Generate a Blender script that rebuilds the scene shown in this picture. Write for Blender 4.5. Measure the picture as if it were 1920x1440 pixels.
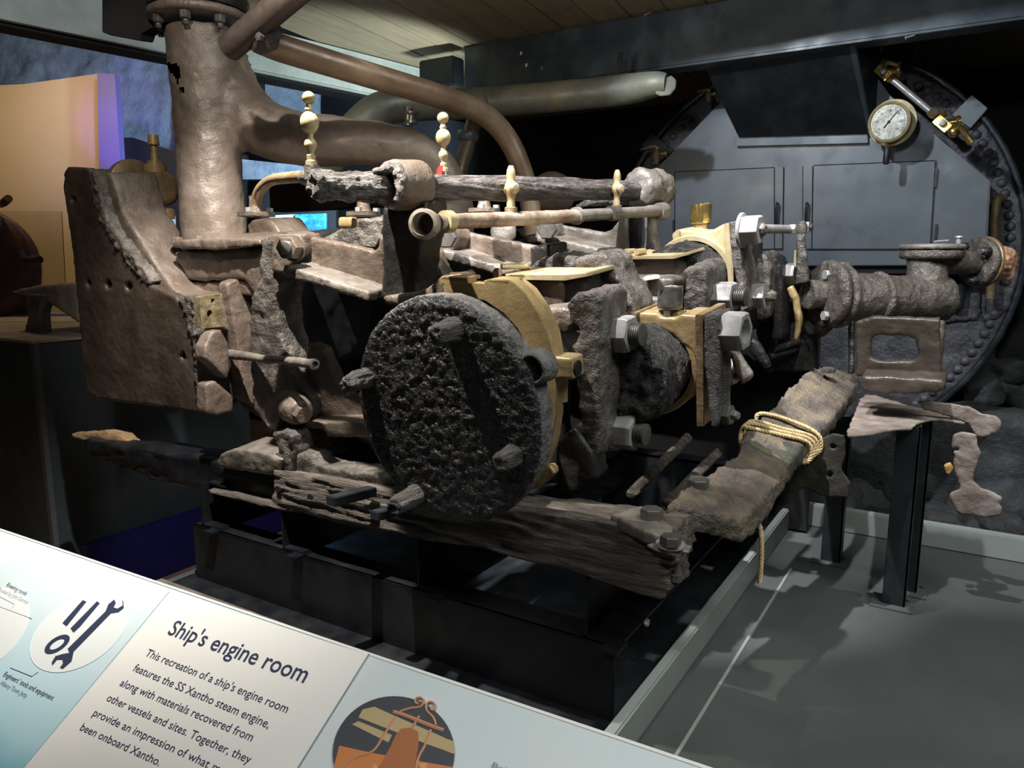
import bpy, bmesh, math, random
import numpy as np
from mathutils import Vector, Matrix, noise, geometry

random.seed(7)
SC = bpy.context.scene
COL = SC.collection
for o in list(bpy.data.objects): bpy.data.objects.remove(o)

# ---------------------------------------------------------------- camera
FPX = 1400.0; PITCH = math.radians(9.5); YAW = math.radians(31.8)
H = Vector((-math.sin(YAW), math.cos(YAW), 0)); R = Vector((math.cos(YAW), math.sin(YAW), 0)); Z = Vector((0, 0, 1))
FW = H*math.cos(PITCH) - Z*math.sin(PITCH); UP = H*math.sin(PITCH) + Z*math.cos(PITCH)
CAM = Vector((0, 0, 1.0))
cd = bpy.data.cameras.new('camera'); cam = bpy.data.objects.new('camera', cd); COL.objects.link(cam)
cd.sensor_width = 36; cd.lens = 36*FPX/1920; cd.clip_start = .05; cd.clip_end = 60
M = Matrix((R, UP, -FW)).transposed().to_4x4(); M.translation = CAM
cam.matrix_world = M; SC.camera = cam
SC.view_settings.view_transform = 'Standard'; SC.view_settings.look = 'None'
SC.view_settings.exposure = 0.0; SC.view_settings.gamma = 1.0
try: SC.view_settings.use_curve_mapping = False
except Exception: pass

# ---------------------------------------------------------------- world, room lights and an added ceiling fill
w = bpy.data.worlds.new('world'); SC.world = w; w.use_nodes = True
w.node_tree.nodes['Background'].inputs[0].default_value = (.75, .85, 1, 1)
w.node_tree.nodes['Background'].inputs[1].default_value = .012
def spot(name, loc, tgt, power, col, size=40, rad=.03, blend=.5):
    l = bpy.data.lights.new(name, 'SPOT'); l.energy = power; l.color = col; l.spot_size = math.radians(size)
    l.spot_blend = blend; l.shadow_soft_size = rad
    o = bpy.data.objects.new(name, l); COL.objects.link(o); o.location = loc
    o.rotation_euler = (Vector(tgt)-Vector(loc)).to_track_quat('-Z', 'Y').to_euler(); return o
def area(name, loc, tgt, power, col, sx, sy):
    l = bpy.data.lights.new(name, 'AREA'); l.energy = power; l.color = col; l.shape = 'RECTANGLE'; l.size = sx; l.size_y = sy
    o = bpy.data.objects.new(name, l); COL.objects.link(o); o.location = loc
    o.rotation_euler = (Vector(tgt)-Vector(loc)).to_track_quat('-Z', 'Y').to_euler(); return o
def point(name, loc, power, col, rad=.1):
    l = bpy.data.lights.new(name, 'POINT'); l.energy = power; l.color = col; l.shadow_soft_size = rad
    o = bpy.data.objects.new(name, l); COL.objects.link(o); o.location = loc; return o
spot('track_spot', (-1.32, .96, 2.05), (-1.6, 1.5, .6), 300, (1, .95, .88), 80, .014, .7)
spot('track_spot', (-.95, 1.15, 2.75), (-.9, 2.05, .85), 480, (.97, .97, 1), 34, .02)
spot('track_spot', (-.5, 1.3, 2.7), (-.25, 2.62, .8), 240, (.95, .97, 1), 30, .02)
spot('boiler_spot', (-.95, 1.25, 2.2), (-.45, 3.4, 1.15), 125, (.8, .9, 1), 50, .03)
spot('column_spot', (-1.0, .3, 2.35), (-2.15, 1.6, 1.35), 62, (1, .9, .8), 36, .04)
spot('sign_lamp', (-.7, -1.3, 3.0), (-.25, .75, .2), 125, (1, .975, .94), 32, .08, .8)
area('floor_lamp', (1.0, 1.2, 2.9), (.3, 1.9, 0), 66, (.95, 1, .97), 1.4, 1.4)
spot('ceiling_bounce_fill', (-1.3, 1.15, 1.55), (-1.45, 2.9, 2.15), 19, (1, .89, .72), 84, .15)  # unseen spot added in place of light bounced onto the ceiling
spot('beam_wash', (-.3, -.6, 1.7), (-.6, 3.0, 1.95), 46, (.85, .93, 1), 34, .1)
spot('beam_uplight', (-2.0, 2.9, 1.3), (-2.68, 2.8, 1.9), 34, (.84, 1, 1), 95, .05)
spot('violet_wash', (-3.9, 2.6, 2.6), (-5.3, 3.5, 1.9), 40, (.4, .33, 1), 60, .1)
spot('blue_wash', (-3.0, 3.4, 1.5), (-5.0, 4.6, 1.9), 260, (.5, .75, 1), 95, .1)
spot('ultraviolet_lamp', (-4.1, 2.6, 1.4), (-4.95, 3.05, 1.75), 60, (.2, .08, 1), 24, .05)
area('display_case_lamp', (-4.9, 2.3, 2.5), (-5.6, 2.6, 1.0), 9, (1, .72, .36), .5, .5)

# ---------------------------------------------------------------- geometry helpers
def ray(x, y): return FW + R*((x-960)/FPX) - UP*((y-720)/FPX)
def PD(x, y, d): return CAM + ray(x, y)*d
def PY(x, y, c): r = ray(x, y); return CAM + r*(c/r.y)
def PX(x, y, c): r = ray(x, y); return CAM + r*(c/r.x)
def PZ(x, y, c): r = ray(x, y); return CAM + r*((c-1)/r.z)
T7 = math.radians(6.0); EV = Vector((0, math.cos(T7), math.sin(T7)))     # the engine is heeled: it climbs a little away from the kerb
def PE(x, y, c):                                                        # point on the engine's cross plane at depth c
    q0 = Vector((0, c, .6)); r = ray(x, y); return CAM + r*((q0-CAM).dot(EV)/r.dot(EV))
XV = Vector((1, 0, 0)); YV = Vector((0, 1, 0)); ZV = Vector((0, 0, 1))
SV = XV.cross(EV)

def empty(name, loc, label, cat, group=None):
    o = bpy.data.objects.new(name, None); COL.objects.link(o); o.location = loc; o.empty_display_size = .05
    o['label'] = label; o['category'] = cat
    if group: o['group'] = group
    return o
ROOTLOC = {}
def obj(name, me, mat, parent=None, label=None, cat=None, group=None, kind=None):
    o = bpy.data.objects.new(name, me); COL.objects.link(o)
    if mat is not None:
        me.materials.clear(); me.materials.append(mat)
    off = Vector((0, 0, 0))
    p = parent
    while p is not None: off += p.location; p = p.parent
    if off.length > 0: me.transform(Matrix.Translation(-off))
    if parent is not None: o.parent = parent
    else:
        vs = [v.co for v in me.vertices]
        if vs:
            c = Vector((sum(v.x for v in vs)/len(vs), sum(v.y for v in vs)/len(vs), min(v.z for v in vs)))
            me.transform(Matrix.Translation(-c)); o.location = c
    if label: o['label'] = label
    if cat: o['category'] = cat
    if group: o['group'] = group
    if kind: o['kind'] = kind
    return o
def smooth(me, ang=35):
    me.polygons.foreach_set('use_smooth', [True]*len(me.polygons))
    try: me.set_sharp_from_angle(angle=math.radians(ang))
    except Exception: pass
    return me
def bm2me(bm, sm=True, ang=35):
    bmesh.ops.recalc_face_normals(bm, faces=bm.faces)
    me = bpy.data.meshes.new('m'); bm.to_mesh(me); bm.free()
    if sm: smooth(me, ang)
    return me
def join(*mes):
    bm = bmesh.new()
    for m in mes: bm.from_mesh(m)
    me = bpy.data.meshes.new('m'); bm.to_mesh(me); bm.free()
    return smooth(me)
def slab(loop, vec, holes=(), bev=0.0):
    """planar outline (3-D points) pushed along vec into a solid, holes cut through"""
    loops = [list(loop)]+[list(h) for h in holes]
    tris = geometry.tessellate_polygon(loops)
    pts = [p for l in loops for p in l]; n = len(pts)
    bm = bmesh.new()
    a = [bm.verts.new(p) for p in pts]; b = [bm.verts.new(p+vec) for p in pts]
    if not holes:
        bm.faces.new(a); bm.faces.new(b[::-1])
    else:
        for t in tris:
            try: bm.faces.new([a[i] for i in t]); bm.faces.new([b[i] for i in reversed(t)])
            except ValueError: pass
    k = 0
    for l in loops:
        m = len(l)
        for i in range(m):
            j = (i+1) % m
            bm.faces.new((a[k+i], a[k+j], b[k+j], b[k+i]))
        k += m
    if bev and not holes:
        bmesh.ops.bevel(bm, geom=bm.edges[:], offset=bev, segments=2, affect='EDGES', clamp_overlap=True)
    return bm2me(bm)
def box(c, sx, sy, sz, ax=XV, ay=YV, az=ZV, bev=.002):
    bm = bmesh.new(); bmesh.ops.create_cube(bm, size=1)
    for v in bm.verts: v.co = c + ax*(v.co.x*sx) + ay*(v.co.y*sy) + az*(v.co.z*sz)
    if bev: bmesh.ops.bevel(bm, geom=bm.edges[:], offset=min(bev, sx*.3, sy*.3, sz*.3), segments=2, affect='EDGES')
    return bm2me(bm)
def span(x0, x1, y0, y1, z0, z1, bev=.002):
    return box(Vector(((x0+x1)/2, (y0+y1)/2, (z0+z1)/2)), abs(x1-x0), abs(y1-y0), abs(z1-z0), bev=bev)
def frame(axis):
    a = Vector(axis).normalized(); t = ZV if abs(a.z) < .9 else XV
    u = t.cross(a).normalized(); v = a.cross(u); return a, u, v
def lathe(prof, c, axis, n=32, ph=0.0, sm=True, ang=35):
    """profile of (radius, height) turned about axis through c"""
    a, u, v = frame(axis); bm = bmesh.new(); rings = []
    for r, h in prof:
        if r < 1e-6: rings.append([bm.verts.new(c+a*h)])
        else: rings.append([bm.verts.new(c+a*h+u*(r*math.cos(ph+2*math.pi*i/n))+v*(r*math.sin(ph+2*math.pi*i/n))) for i in range(n)])
    for p, q in zip(rings, rings[1:]):
        for i in range(n):
            j = (i+1) % n
            f = [p[i % len(p)], p[j % len(p)], q[j % len(q)], q[i % len(q)]]
            g = []
            for x in f:
                if x not in g: g.append(x)
            if len(g) > 2:
                try: bm.faces.new(g)
                except ValueError: pass
    if len(rings[0]) > 1 and rings[0] is not rings[-1]: bm.faces.new(rings[0][::-1])
    if len(rings[-1]) > 1: bm.faces.new(rings[-1])
    return bm2me(bm, sm, ang)
def ringlathe(prof, c, axis, n=40):
    """closed profile (a ring)"""
    a, u, v = frame(axis); bm = bmesh.new(); rings = []
    for r, h in prof:
        rings.append([bm.verts.new(c+a*h+u*(r*math.cos(2*math.pi*i/n))+v*(r*math.sin(2*math.pi*i/n))) for i in range(n)])
    for k in range(len(rings)):
        p, q = rings[k], rings[(k+1) % len(rings)]
        for i in range(n):
            j = (i+1) % n; bm.faces.new((p[i], p[j], q[j], q[i]))
    return bm2me(bm)
def catmull(pts, k=6):
    P_ = [pts[0]*2-pts[1]]+list(pts)+[pts[-1]*2-pts[-2]]; out = []
    for i in range(1, len(P_)-2):
        for s in range(k):
            t = s/k; a, b, c, d = P_[i-1], P_[i], P_[i+1], P_[i+2]
            out.append(.5*((2*b)+(c-a)*t+(2*a-5*b+4*c-d)*t*t+(3*b-a-3*c+d)*t*t*t))
    out.append(P_[-2]); return out
def tube(pts, rad, n=20, k=6, cap=True, curve=True):
    rad = rad if isinstance(rad, (list, tuple)) else [rad]*len(pts)
    if curve and len(pts) > 2:
        q = catmull(pts, k); rr = catmull([Vector((r, 0, 0)) for r in rad], k); rad = [r.x for r in rr]; pts = q
    bm = bmesh.new(); rings = []; u = None
    for i, p in enumerate(pts):
        t = (pts[min(i+1, len(pts)-1)]-pts[max(i-1, 0)]).normalized()
        if u is None: u = frame(t)[1]
        u = (u-t*u.dot(t)).normalized(); v = t.cross(u)
        rings.append([bm.verts.new(p+u*(rad[i]*math.cos(2*math.pi*j/n))+v*(rad[i]*math.sin(2*math.pi*j/n))) for j in range(n)])
    for a, b in zip(rings, rings[1:]):
        for j in range(n): bm.faces.new((a[j], a[(j+1) % n], b[(j+1) % n], b[j]))
    if cap: bm.faces.new(rings[0][::-1]); bm.faces.new(rings[-1])
    return bm2me(bm)
def loft(secs):
    bm = bmesh.new(); rr = [[bm.verts.new(p) for p in s] for s in secs]; n = len(rr[0])
    for a, b in zip(rr, rr[1:]):
        for j in range(n): bm.faces.new((a[j], a[(j+1) % n], b[(j+1) % n], b[j]))
    bm.faces.new(rr[0][::-1]); bm.faces.new(rr[-1]); return bm2me(bm)
def rough(me, vox=.008, amp=.004, freq=(25, 25, 25), amp2=0.0, freq2=90.0, it=4, ridge=False, seed=0.0):
    """rebuild the solid as an even skin and eat it with noise: corroded iron, rotten timber"""
    o = bpy.data.objects.new('tmp', me); COL.objects.link(o)
    m = o.modifiers.new('r', 'REMESH'); m.mode = 'VOXEL'; m.voxel_size = vox
    if it: s = o.modifiers.new('s', 'SMOOTH'); s.factor = .5; s.iterations = it
    dg = bpy.context.evaluated_depsgraph_get(); ev = o.evaluated_get(dg)
    out = bpy.data.meshes.new_from_object(ev, depsgraph=dg); bpy.data.objects.remove(o)
    n = len(out.vertices)
    if n == 0: return me
    co = np.empty(n*3); out.vertices.foreach_get('co', co); co = co.reshape(-1, 3)
    nr = np.empty(n*3); out.vertices.foreach_get('normal', nr); nr = nr.reshape(-1, 3)
    fr = np.array(freq, float) if hasattr(freq, '__len__') else np.array([freq]*3, float)
    q = co*fr + seed; d = np.empty(n); fn = noise.fractal
    if ridge:
        for i in range(n): d[i] = .9-abs(noise.noise(q[i]))*3.0+.5*noise.noise(q[i]*2.3)
    else:
        for i in range(n): d[i] = fn(q[i], 1.0, 2.1, 3)
    d *= amp
    if amp2:
        q2 = co*freq2
        for i in range(n): d[i] += amp2*noise.noise(q2[i])
    co = co+nr*d[:, None]; out.vertices.foreach_set('co', co.ravel()); out.update()
    out.polygons.foreach_set('use_smooth', [True]*len(out.polygons))
    return out
def ell(cx, cy, rx, ry, n=14, a=0):
    return [(cx+rx*math.cos(2*math.pi*i/n+a), cy+ry*math.sin(2*math.pi*i/n+a)) for i in range(n)]

# ---------------------------------------------------------------- materials
def mat(name, c1, c2=None, c3=None, rough_=.5, metal=0.0, scale=12, bump=.3, bscale=60, bdist=.004, stretch=(1, 1, 1), rvar=.15, fine=260, spec=.5, coat=0.0):
    m = bpy.data.materials.new(name); m.use_nodes = True; nt = m.node_tree; N = nt.nodes; L = nt.links
    b = N['Principled BSDF']; b.inputs['Metallic'].default_value = metal; b.inputs['Specular IOR Level'].default_value = spec
    b.inputs['Coat Weight'].default_value = coat; b.inputs['Coat Roughness'].default_value = .25
    tc = N.new('ShaderNodeTexCoord'); mp = N.new('ShaderNodeMapping'); mp.inputs['Scale'].default_value = stretch
    L.new(tc.outputs['Object'], mp.inputs['Vector'])
    n1 = N.new('ShaderNodeTexNoise'); n1.inputs['Scale'].default_value = scale; n1.inputs['Detail'].default_value = 8; n1.inputs['Roughness'].default_value = .65
    L.new(mp.outputs[0], n1.inputs['Vector'])
    cr = N.new('ShaderNodeValToRGB'); c2 = c2 or c1; c3 = c3 or c2
    cr.color_ramp.elements[0].position = .34; cr.color_ramp.elements[0].color = (*c1, 1)
    cr.color_ramp.elements[1].position = .68; cr.color_ramp.elements[1].color = (*c3, 1)
    e = cr.color_ramp.elements.new(.5); e.color = (*c2, 1)
    L.new(n1.outputs['Fac'], cr.inputs[0]); L.new(cr.outputs[0], b.inputs['Base Color'])
    mr = N.new('ShaderNodeMapRange'); mr.inputs[1].default_value = .3; mr.inputs[2].default_value = .7
    mr.inputs[3].default_value = max(.05, rough_-rvar); mr.inputs[4].default_value = min(1, rough_+rvar)
    n3 = N.new('ShaderNodeTexNoise'); n3.inputs['Scale'].default_value = scale*2.3; n3.inputs['Detail'].default_value = 4
    L.new(mp.outputs[0], n3.inputs['Vector']); L.new(n3.outputs['Fac'], mr.inputs[0]); L.new(mr.outputs[0], b.inputs['Roughness'])
    if bump:
        n2 = N.new('ShaderNodeTexNoise'); n2.inputs['Scale'].default_value = bscale; n2.inputs['Detail'].default_value = 6; n2.inputs['Roughness'].default_value = .6
        L.new(mp.outputs[0], n2.inputs['Vector'])
        n4 = N.new('ShaderNodeTexNoise'); n4.inputs['Scale'].default_value = fine; n4.inputs['Detail'].default_value = 3
        L.new(mp.outputs[0], n4.inputs['Vector'])
        mx = N.new('ShaderNodeMath'); mx.operation = 'MULTIPLY_ADD'; mx.inputs[1].default_value = .25
        L.new(n4.outputs['Fac'], mx.inputs[0]); L.new(n2.outputs['Fac'], mx.inputs[2])
        bp = N.new('ShaderNodeBump'); bp.inputs['Strength'].default_value = bump; bp.inputs['Distance'].default_value = bdist*2.5
        L.new(mx.outputs[0], bp.inputs['Height']); L.new(bp.outputs[0], b.inputs['Normal'])
    return m
def flat(name, c, r=.6, metal=0.0, spec=.5):
    return mat(name, c, rough_=r, metal=metal, bump=0, rvar=.02, spec=spec)
MT = dict(
    paintd=mat('shaded_black_paint', (.003, .0036, .005), (.0045, .0055, .008), (.008, .0095, .013), .5, 0, 6, .15, 40, .002),  # paintd: darker copy of the black paint, shade put into its colour
    shellc=mat('cream_brown_pipe_mouth', (.2, .16, .12), (.3, .25, .19), (.38, .33, .27), .5, .1, 18, .3, 60, .002),
    wax2=mat('smooth_brown_iron', (.055, .041, .031), (.085, .066, .052), (.13, .105, .085), .3, .1, 9, .4, 40, .003),
    chestf=mat('shaded_brown_plate', (.042, .03, .021), (.062, .045, .033), (.095, .072, .055), .42, 0, 8, .35, 30, .003),  # chestf: darker than the chest body, shade on the front put into colour
    brown=mat('brown_iron', (.085, .062, .046), (.13, .098, .075), (.19, .15, .12), .42, 0, 9, .55, 38, .004, spec=.6),
    column=mat('bronze_brown_iron', (.14, .105, .082), (.18, .14, .112), (.24, .19, .155), .4, .1, 6, .45, 28, .004, spec=.6),
    rock=mat('corroded_grey_iron', (.05, .042, .035), (.11, .094, .08), (.20, .178, .155), .42, .05, 20, .9, 42, .006),
    grey=mat('grey_iron', (.10, .084, .07), (.165, .143, .12), (.26, .232, .2), .42, .1, 10, .5, 50, .003),
    black=mat('black_pitted_iron', (.004, .0035, .0035), (.009, .008, .008), (.022, .02, .019), .36, 0, 30, .75, 80, .006, spec=.7, fine=220),
    dark=mat('dark_iron', (.012, .011, .01), (.02, .018, .016), (.036, .032, .028), .4, 0, 15, .5, 50, .004),
    rim=mat('grey_rim_iron', (.07, .065, .06), (.12, .115, .11), (.19, .18, .17), .6, 0, 26, .8, 90, .004),
    brass=mat('dull_brass', (.26, .175, .08), (.36, .255, .12), (.46, .345, .175), .4, .25, 10, .3, 40, .002),
    brassl=mat('pale_brass', (.36, .28, .145), (.48, .385, .215), (.6, .5, .31), .4, .25, 14, .2, 60, .001),
    goldb=mat('polished_brass', (.5, .33, .09), (.65, .45, .15), (.75, .55, .22), .22, .9, 10, .15, 60, .001),
    bronze=mat('brown_bronze', (.16, .10, .05), (.26, .175, .095), (.36, .26, .16), .4, .35, 8, .35, 40, .003),
    copper=mat('aged_copper_pipe', (.10, .065, .042), (.14, .096, .064), (.2, .15, .10), .42, .2, 7, .25, 30, .002, stretch=(1, 1, 1)),
    verd=mat('grey_green_copper', (.13, .125, .10), (.19, .2, .165), (.3, .26, .18), .5, .2, 6, .25, 25, .002),
    rawcu=mat('bright_copper', (.6, .25, .11), (.8, .42, .25), (.95, .7, .55), .32, .3, 20, .6, 50, .006),
    steel=mat('grey_steel', (.3, .28, .265), (.38, .36, .345), (.46, .44, .425), .38, .3, 18, .12, 60, .001),
    steeld=mat('dark_steel', (.1, .09, .08), (.15, .14, .125), (.2, .18, .16), .35, .5, 18, .12, 60, .001),
    wood=mat('weathered_timber', (.07, .055, .045), (.16, .13, .105), (.3, .26, .215), .75, 0, 9, 1.0, 26, .01, stretch=(.8, 5, 9), fine=70),
    woodend=mat('split_dark_timber', (.03, .026, .024), (.09, .08, .072), (.2, .185, .17), .6, 0, 8, 1.0, 26, .012, stretch=(7, .8, 7), fine=70),
    lag=mat('charred_fibrous_iron', (.02, .019, .018), (.07, .066, .062), (.17, .165, .16), .42, 0, 12, 1.0, 30, .012, stretch=(4, 12, 4), fine=80),
    shaft=mat('fibrous_wrought_iron', (.04, .034, .03), (.15, .13, .115), (.34, .31, .29), .45, .1, 9, 1.0, 20, .010, stretch=(7, .9, 9), fine=60),
    bar=mat('stained_concreted_iron', (.06, .05, .042), (.14, .11, .085), (.25, .19, .12), .55, 0, 11, .9, 45, .007),
    wax=mat('waxed_corroded_iron', (.055, .044, .035), (.10, .082, .067), (.18, .152, .125), .25, .15, 12, .8, 26, .008, spec=.8),
    sheet=mat('pinkish_rusted_sheet', (.16, .12, .10), (.25, .195, .17), (.34, .30, .25), .7, 0, 14, .5, 60, .003),
    paint=mat('black_paint', (.012, .014, .017), (.018, .021, .025), (.03, .034, .038), .4, 0, 6, .15, 40, .002),
    beamp=mat('blue_grey_beam_paint', (.028, .04, .05), (.04, .055, .068), (.085, .11, .13), .4, 0, 5, .12, 30, .002),
    boilp=mat('slate_boiler_paint', (.10, .115, .13), (.12, .135, .15), (.15, .165, .18), .38, .1, 3, .05, 14, .002),
    boil=mat('black_boiler_plate', (.04, .038, .044), (.065, .062, .07), (.11, .105, .115), .38, .1, 18, .55, 60, .004),
    floor=mat('grey_floor_paint', (.075, .08, .077), (.085, .09, .086), (.095, .10, .096), .55, 0, 2.5, .08, 12, .004),
    kerb=mat('pale_grey_kerb_paint', (.27, .295, .275), (.285, .31, .29), (.3, .325, .305), .5, 0, 3, .05, 12, .004),
    oak=mat('ceiling_board', (.27, .215, .14), (.31, .25, .165), (.36, .29, .195), .6, 0, 5, .15, 20, .002, stretch=(8, 1, 8)),
    white=flat('sign_face', (.78, .8, .78), .45), cream=flat('sign_cream_panel', (.86, .83, .78), .45),
    aqua=flat('sign_aqua_print', (.30, .62, .70), .45), paleb=flat('sign_pale_blue', (.62, .78, .82), .45),
    ink=flat('sign_ink', (.035, .045, .085), .5), inkg=flat('sign_grey_ink', (.22, .27, .33), .5),
    rope=mat('yellow_rope_fibre', (.45, .31, .14), (.62, .46, .24), (.75, .6, .36), .8, 0, 90, .5, 300, .001),
    rock2=mat('black_coal_lump', (.02, .021, .023), (.032, .034, .037), (.05, .053, .057), .7, 0, 12, .8, 30, .006),
    wall=mat('rendered_wall', (.22, .26, .33), (.30, .35, .42), (.38, .43, .5), .6, 0, 6, 1.0, 9, .02),
    tan=mat('tan_wall_paint', (.62, .47, .28), (.64, .49, .30), (.66, .51, .32), .6, 0, 2, .03, 9, .002),
    vio=flat('violet_lit_partition', (.16, .13, .3), .5), pale=mat('pale_deck_beam_paint', (.5, .56, .55), (.58, .64, .62), (.66, .72, .7), .55, 0, 7, .3, 20, .004),  # vio: violet lamp light is mixed into this base colour
    navy=flat('dark_navy_board', (.01, .015, .05), .5), blackm=flat('black_paint_and_shade', (.004, .004, .005), .7),  # blackm: real black parts, and painted shade on recess walls
    plinth=mat('slate_plinth_paint', (.045, .06, .07), (.05, .068, .078), (.06, .078, .088), .5, 0, 3, .05, 10, .002),
    gwood=mat('gallery_timber_floor', (.33, .2, .12), (.42, .27, .17), (.5, .33, .22), .45, 0, 4, .05, 10, .002),
    wheel=mat('varnished_dark_wood', (.05, .018, .012), (.08, .03, .02), (.12, .05, .03), .4, 0, 8, .2, 20, .002),
    bone=mat('pale_concreted_stone', (.3, .26, .22), (.42, .36, .3), (.52, .45, .38), .7, 0, 9, .6, 30, .004),
    dial=mat('mottled_gauge_dial', (.25, .25, .2), (.55, .56, .5), (.8, .83, .8), .3, .2, 30, .1, 60, .001),
    red=flat('red_tag', (.6, .02, .02), .4), splinter=mat('orange_split_wood', (.35, .2, .09), (.5, .32, .16), (.62, .42, .22), .7, 0, 14, 1.0, 30, .006, stretch=(1, 6, 6)),
    photo=mat('underwater_photo_print', (.01, .09, .22), (.02, .2, .42), (.1, .5, .75), .4, 0, 14, 0, stretch=(1, 1, 1)),
)
g = bpy.data.materials.new('clear_glass'); g.use_nodes = True
b = g.node_tree.nodes['Principled BSDF']; b.inputs['Transmission Weight'].default_value = 1; b.inputs['Roughness'].default_value = .02; b.inputs['IOR'].default_value = 1.45
MT['glass'] = g

# ================================================================ SETTING
def struct(name, me, m, parent=None): return obj(name, me, MT[m], parent, kind='structure' if parent is None else None)
fl = struct('floor', span(-2.08, 2.2, .3, 2.9, -.06, 0, 0), 'floor')
struct('platform_side', span(-2.09, 2.2, .28, .3, -.55, 0, 0), 'kerb', fl)
struct('platform_side', span(-2.10, -2.08, .3, 4.6, -.55, 0, 0), 'plinth', fl)
struct('platform_back', span(-2.08, 2.2, 2.9, 4.7, -.06, -.001, 0), 'paint', fl)
struct('floor_seam', span(-.445, -.437, .9, 2.48, 0, .004, .001), 'kerb', fl)
struct('floor_plate', span(-.445, -.36, 2.44, 2.52, 0, .005, .001), 'floor', fl)
struct('engine_bay_floor', span(-2.07, -.53, .31, 2.88, -.002, .002, 0), 'paint', fl)
struct('gallery_floor', span(-9, 3, -3, 7, -.58, -.552, 0), 'gwood')
kb = struct('kerb', span(-.552, -.525, .9, 2.92, 0, .085, .004), 'kerb')
struct('back_kerb', span(-.525, 2.2, 2.895, 2.935, 0, .085, .004), 'kerb', kb)
struct('wall_back', span(-9, 3, 4.75, 4.85, -.58, 3.4, 0), 'blackm')
struct('wall_left', span(-9.1, -9, -3, 4.85, -.58, 3.4, 0), 'blackm')

# ceiling boards, laid a few degrees off the beam
ce = bpy.data.objects.new('ceiling', None); COL.objects.link(ce); ce.location = (-1, 3.3, 1.985); ce['kind'] = 'structure'
bd = Vector((math.sin(math.radians(-6.6)), math.cos(math.radians(-6.6)), 0)); bp_ = Vector((bd.y, -bd.x, 0))
c0 = Vector((-2.62, 2.3, 1.985)); pw = .155
for i in range(27):
    c = c0+bp_*(pw*(i+.5))
    y0, y1 = (-.35, 2.4)
    obj('ceiling_board', box(c+bd*((y0+y1)/2)+ZV*random.uniform(-.0015, .0015), pw-.003, y1-y0, .02, bp_, bd, ZV, .002), MT['oak'], ce)

# pale deck beam on the left, running away
bl = [PZ(-260, -18, 1.79), PZ(720, 183, 1.79)]
d = (bl[1]-bl[0]); d.z = 0; L0 = d.length; d.normalize(); nrm = Vector((d.y, -d.x, 0))
pb = obj('deck_beam', box(bl[0]+d*(L0/2+.35)-nrm*.06+ZV*.09, L0+.7, .12, .18, d, nrm, ZV, .004), MT['pale'], label='pale grey-blue painted deck beam under the ceiling at left', cat='beam')
obj('deck_beam_edge', box(bl[0]+d*(L0/2+.35)-nrm*.07-ZV*.008, L0+.7, .1, .014, d, nrm, ZV, .002), MT['blackm'], pb)
obj('upper_strip', box(bl[0]+d*(L0/2+.35)-nrm*.05+ZV*.188, L0+.7, .1, .014, d, nrm, ZV, .002), MT['blackm'], pb)

# blue-grey steel beam across
sb = empty('steel_beam', (-.5, 3.02, 1.76), 'long blue-grey painted steel beam crossing below the ceiling boards', 'beam')
o1 = PY(1160, 131, 3.0)
obj('beam_web', span(-2.12, 2.4, 3.0, 3.02, 1.755, 1.965, .003), MT['beamp'], sb)
obj('beam_flange', span(-2.12, 2.4, 3.0, 3.10, 1.75, 1.762, .002), MT['beamp'], sb)
obj('end_bracket', box(PY(828, 140, 2.97), .2, .09, .13, bev=.006), MT['paint'], sb)
for px, py in [(977, 100), (987, 122)]:
    obj('paint_chip', box(PY(px, py, 2.999), .010, .002, .014, bev=0), MT['cream'], sb)
obj('paint_chip', box(PY(1016, 128, 2.999), .012, .002, .012, bev=0), flat('green_fleck', (.05, .35, .2)), sb, label='green paint fleck')
for px, py in [(1210, 28), (1698, 71)]:
    obj('screw', lathe([(.006, 0), (.006, .004), (.002, .005), (.002, .03)], PY(px, py, 2.99), (1, -.3, .1), 8), MT['steel'], sb)

# ================================================================ BOILER
BC = Vector((-.73, 3.6, 1.006)); BR = .882
bo = empty('boiler', (BC.x, 3.9, 0.12), 'large black riveted boiler end standing behind the engine', 'boiler')
obj('shell', rough(lathe([(BR, 0), (BR, .9), (0, .9), (0, .02), (BR-.02, .02), (BR-.03, 0)], BC+YV*.03, YV, 96), .02, .002, 12), MT['boil'], bo)
def arcpoly(a0, a1, r0, r1, y, n=24):
    A = [math.radians(a0+(a1-a0)*i/n) for i in range(n+1)]
    p = [Vector((BC.x+r1*math.cos(t), y, BC.z+r1*math.sin(t))) for t in A]+[Vector((BC.x+r0*math.cos(t), y, BC.z+r0*math.sin(t))) for t in reversed(A)]
    return p
obj('end_plate', rough(slab(arcpoly(-80, 54, .05, BR-.012, 3.585), YV*.03), .012, .003, 20), MT['boil'], bo)
obj('end_plate', rough(slab(arcpoly(118, 175, .45, BR-.015, 3.585), YV*.03), .012, .003, 20), MT['boil'], bo)
obj('rim_strip', rough(slab(arcpoly(-80, 178, BR-.02, BR+.006, 3.565, 60), YV*.05), .008, .0015, 25), MT['paint'], bo)
rv = lathe([(.0175, 0), (.0172, .005), (.012, .0105), (.005, .013), (0, .0135)], Vector((0, 0, 0)), -YV, 12)
rv.materials.append(MT['boil'])
def rivet(x, z, y=3.586):
    o = bpy.data.objects.new('rivet', rv); COL.objects.link(o); o.parent = bo; o.location = Vector((x, y, z))-bo.location
for i in range(43):
    t = math.radians(-70+i*3.02); rivet(BC.x+(BR-.058)*math.cos(t), BC.z+(BR-.058)*math.sin(t), 3.583)
for i in range(14):
    t = math.radians(128+i*3.6); rivet(BC.x+(BR-.065)*math.cos(t), BC.z+(BR-.065)*math.sin(t), 3.583)
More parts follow.
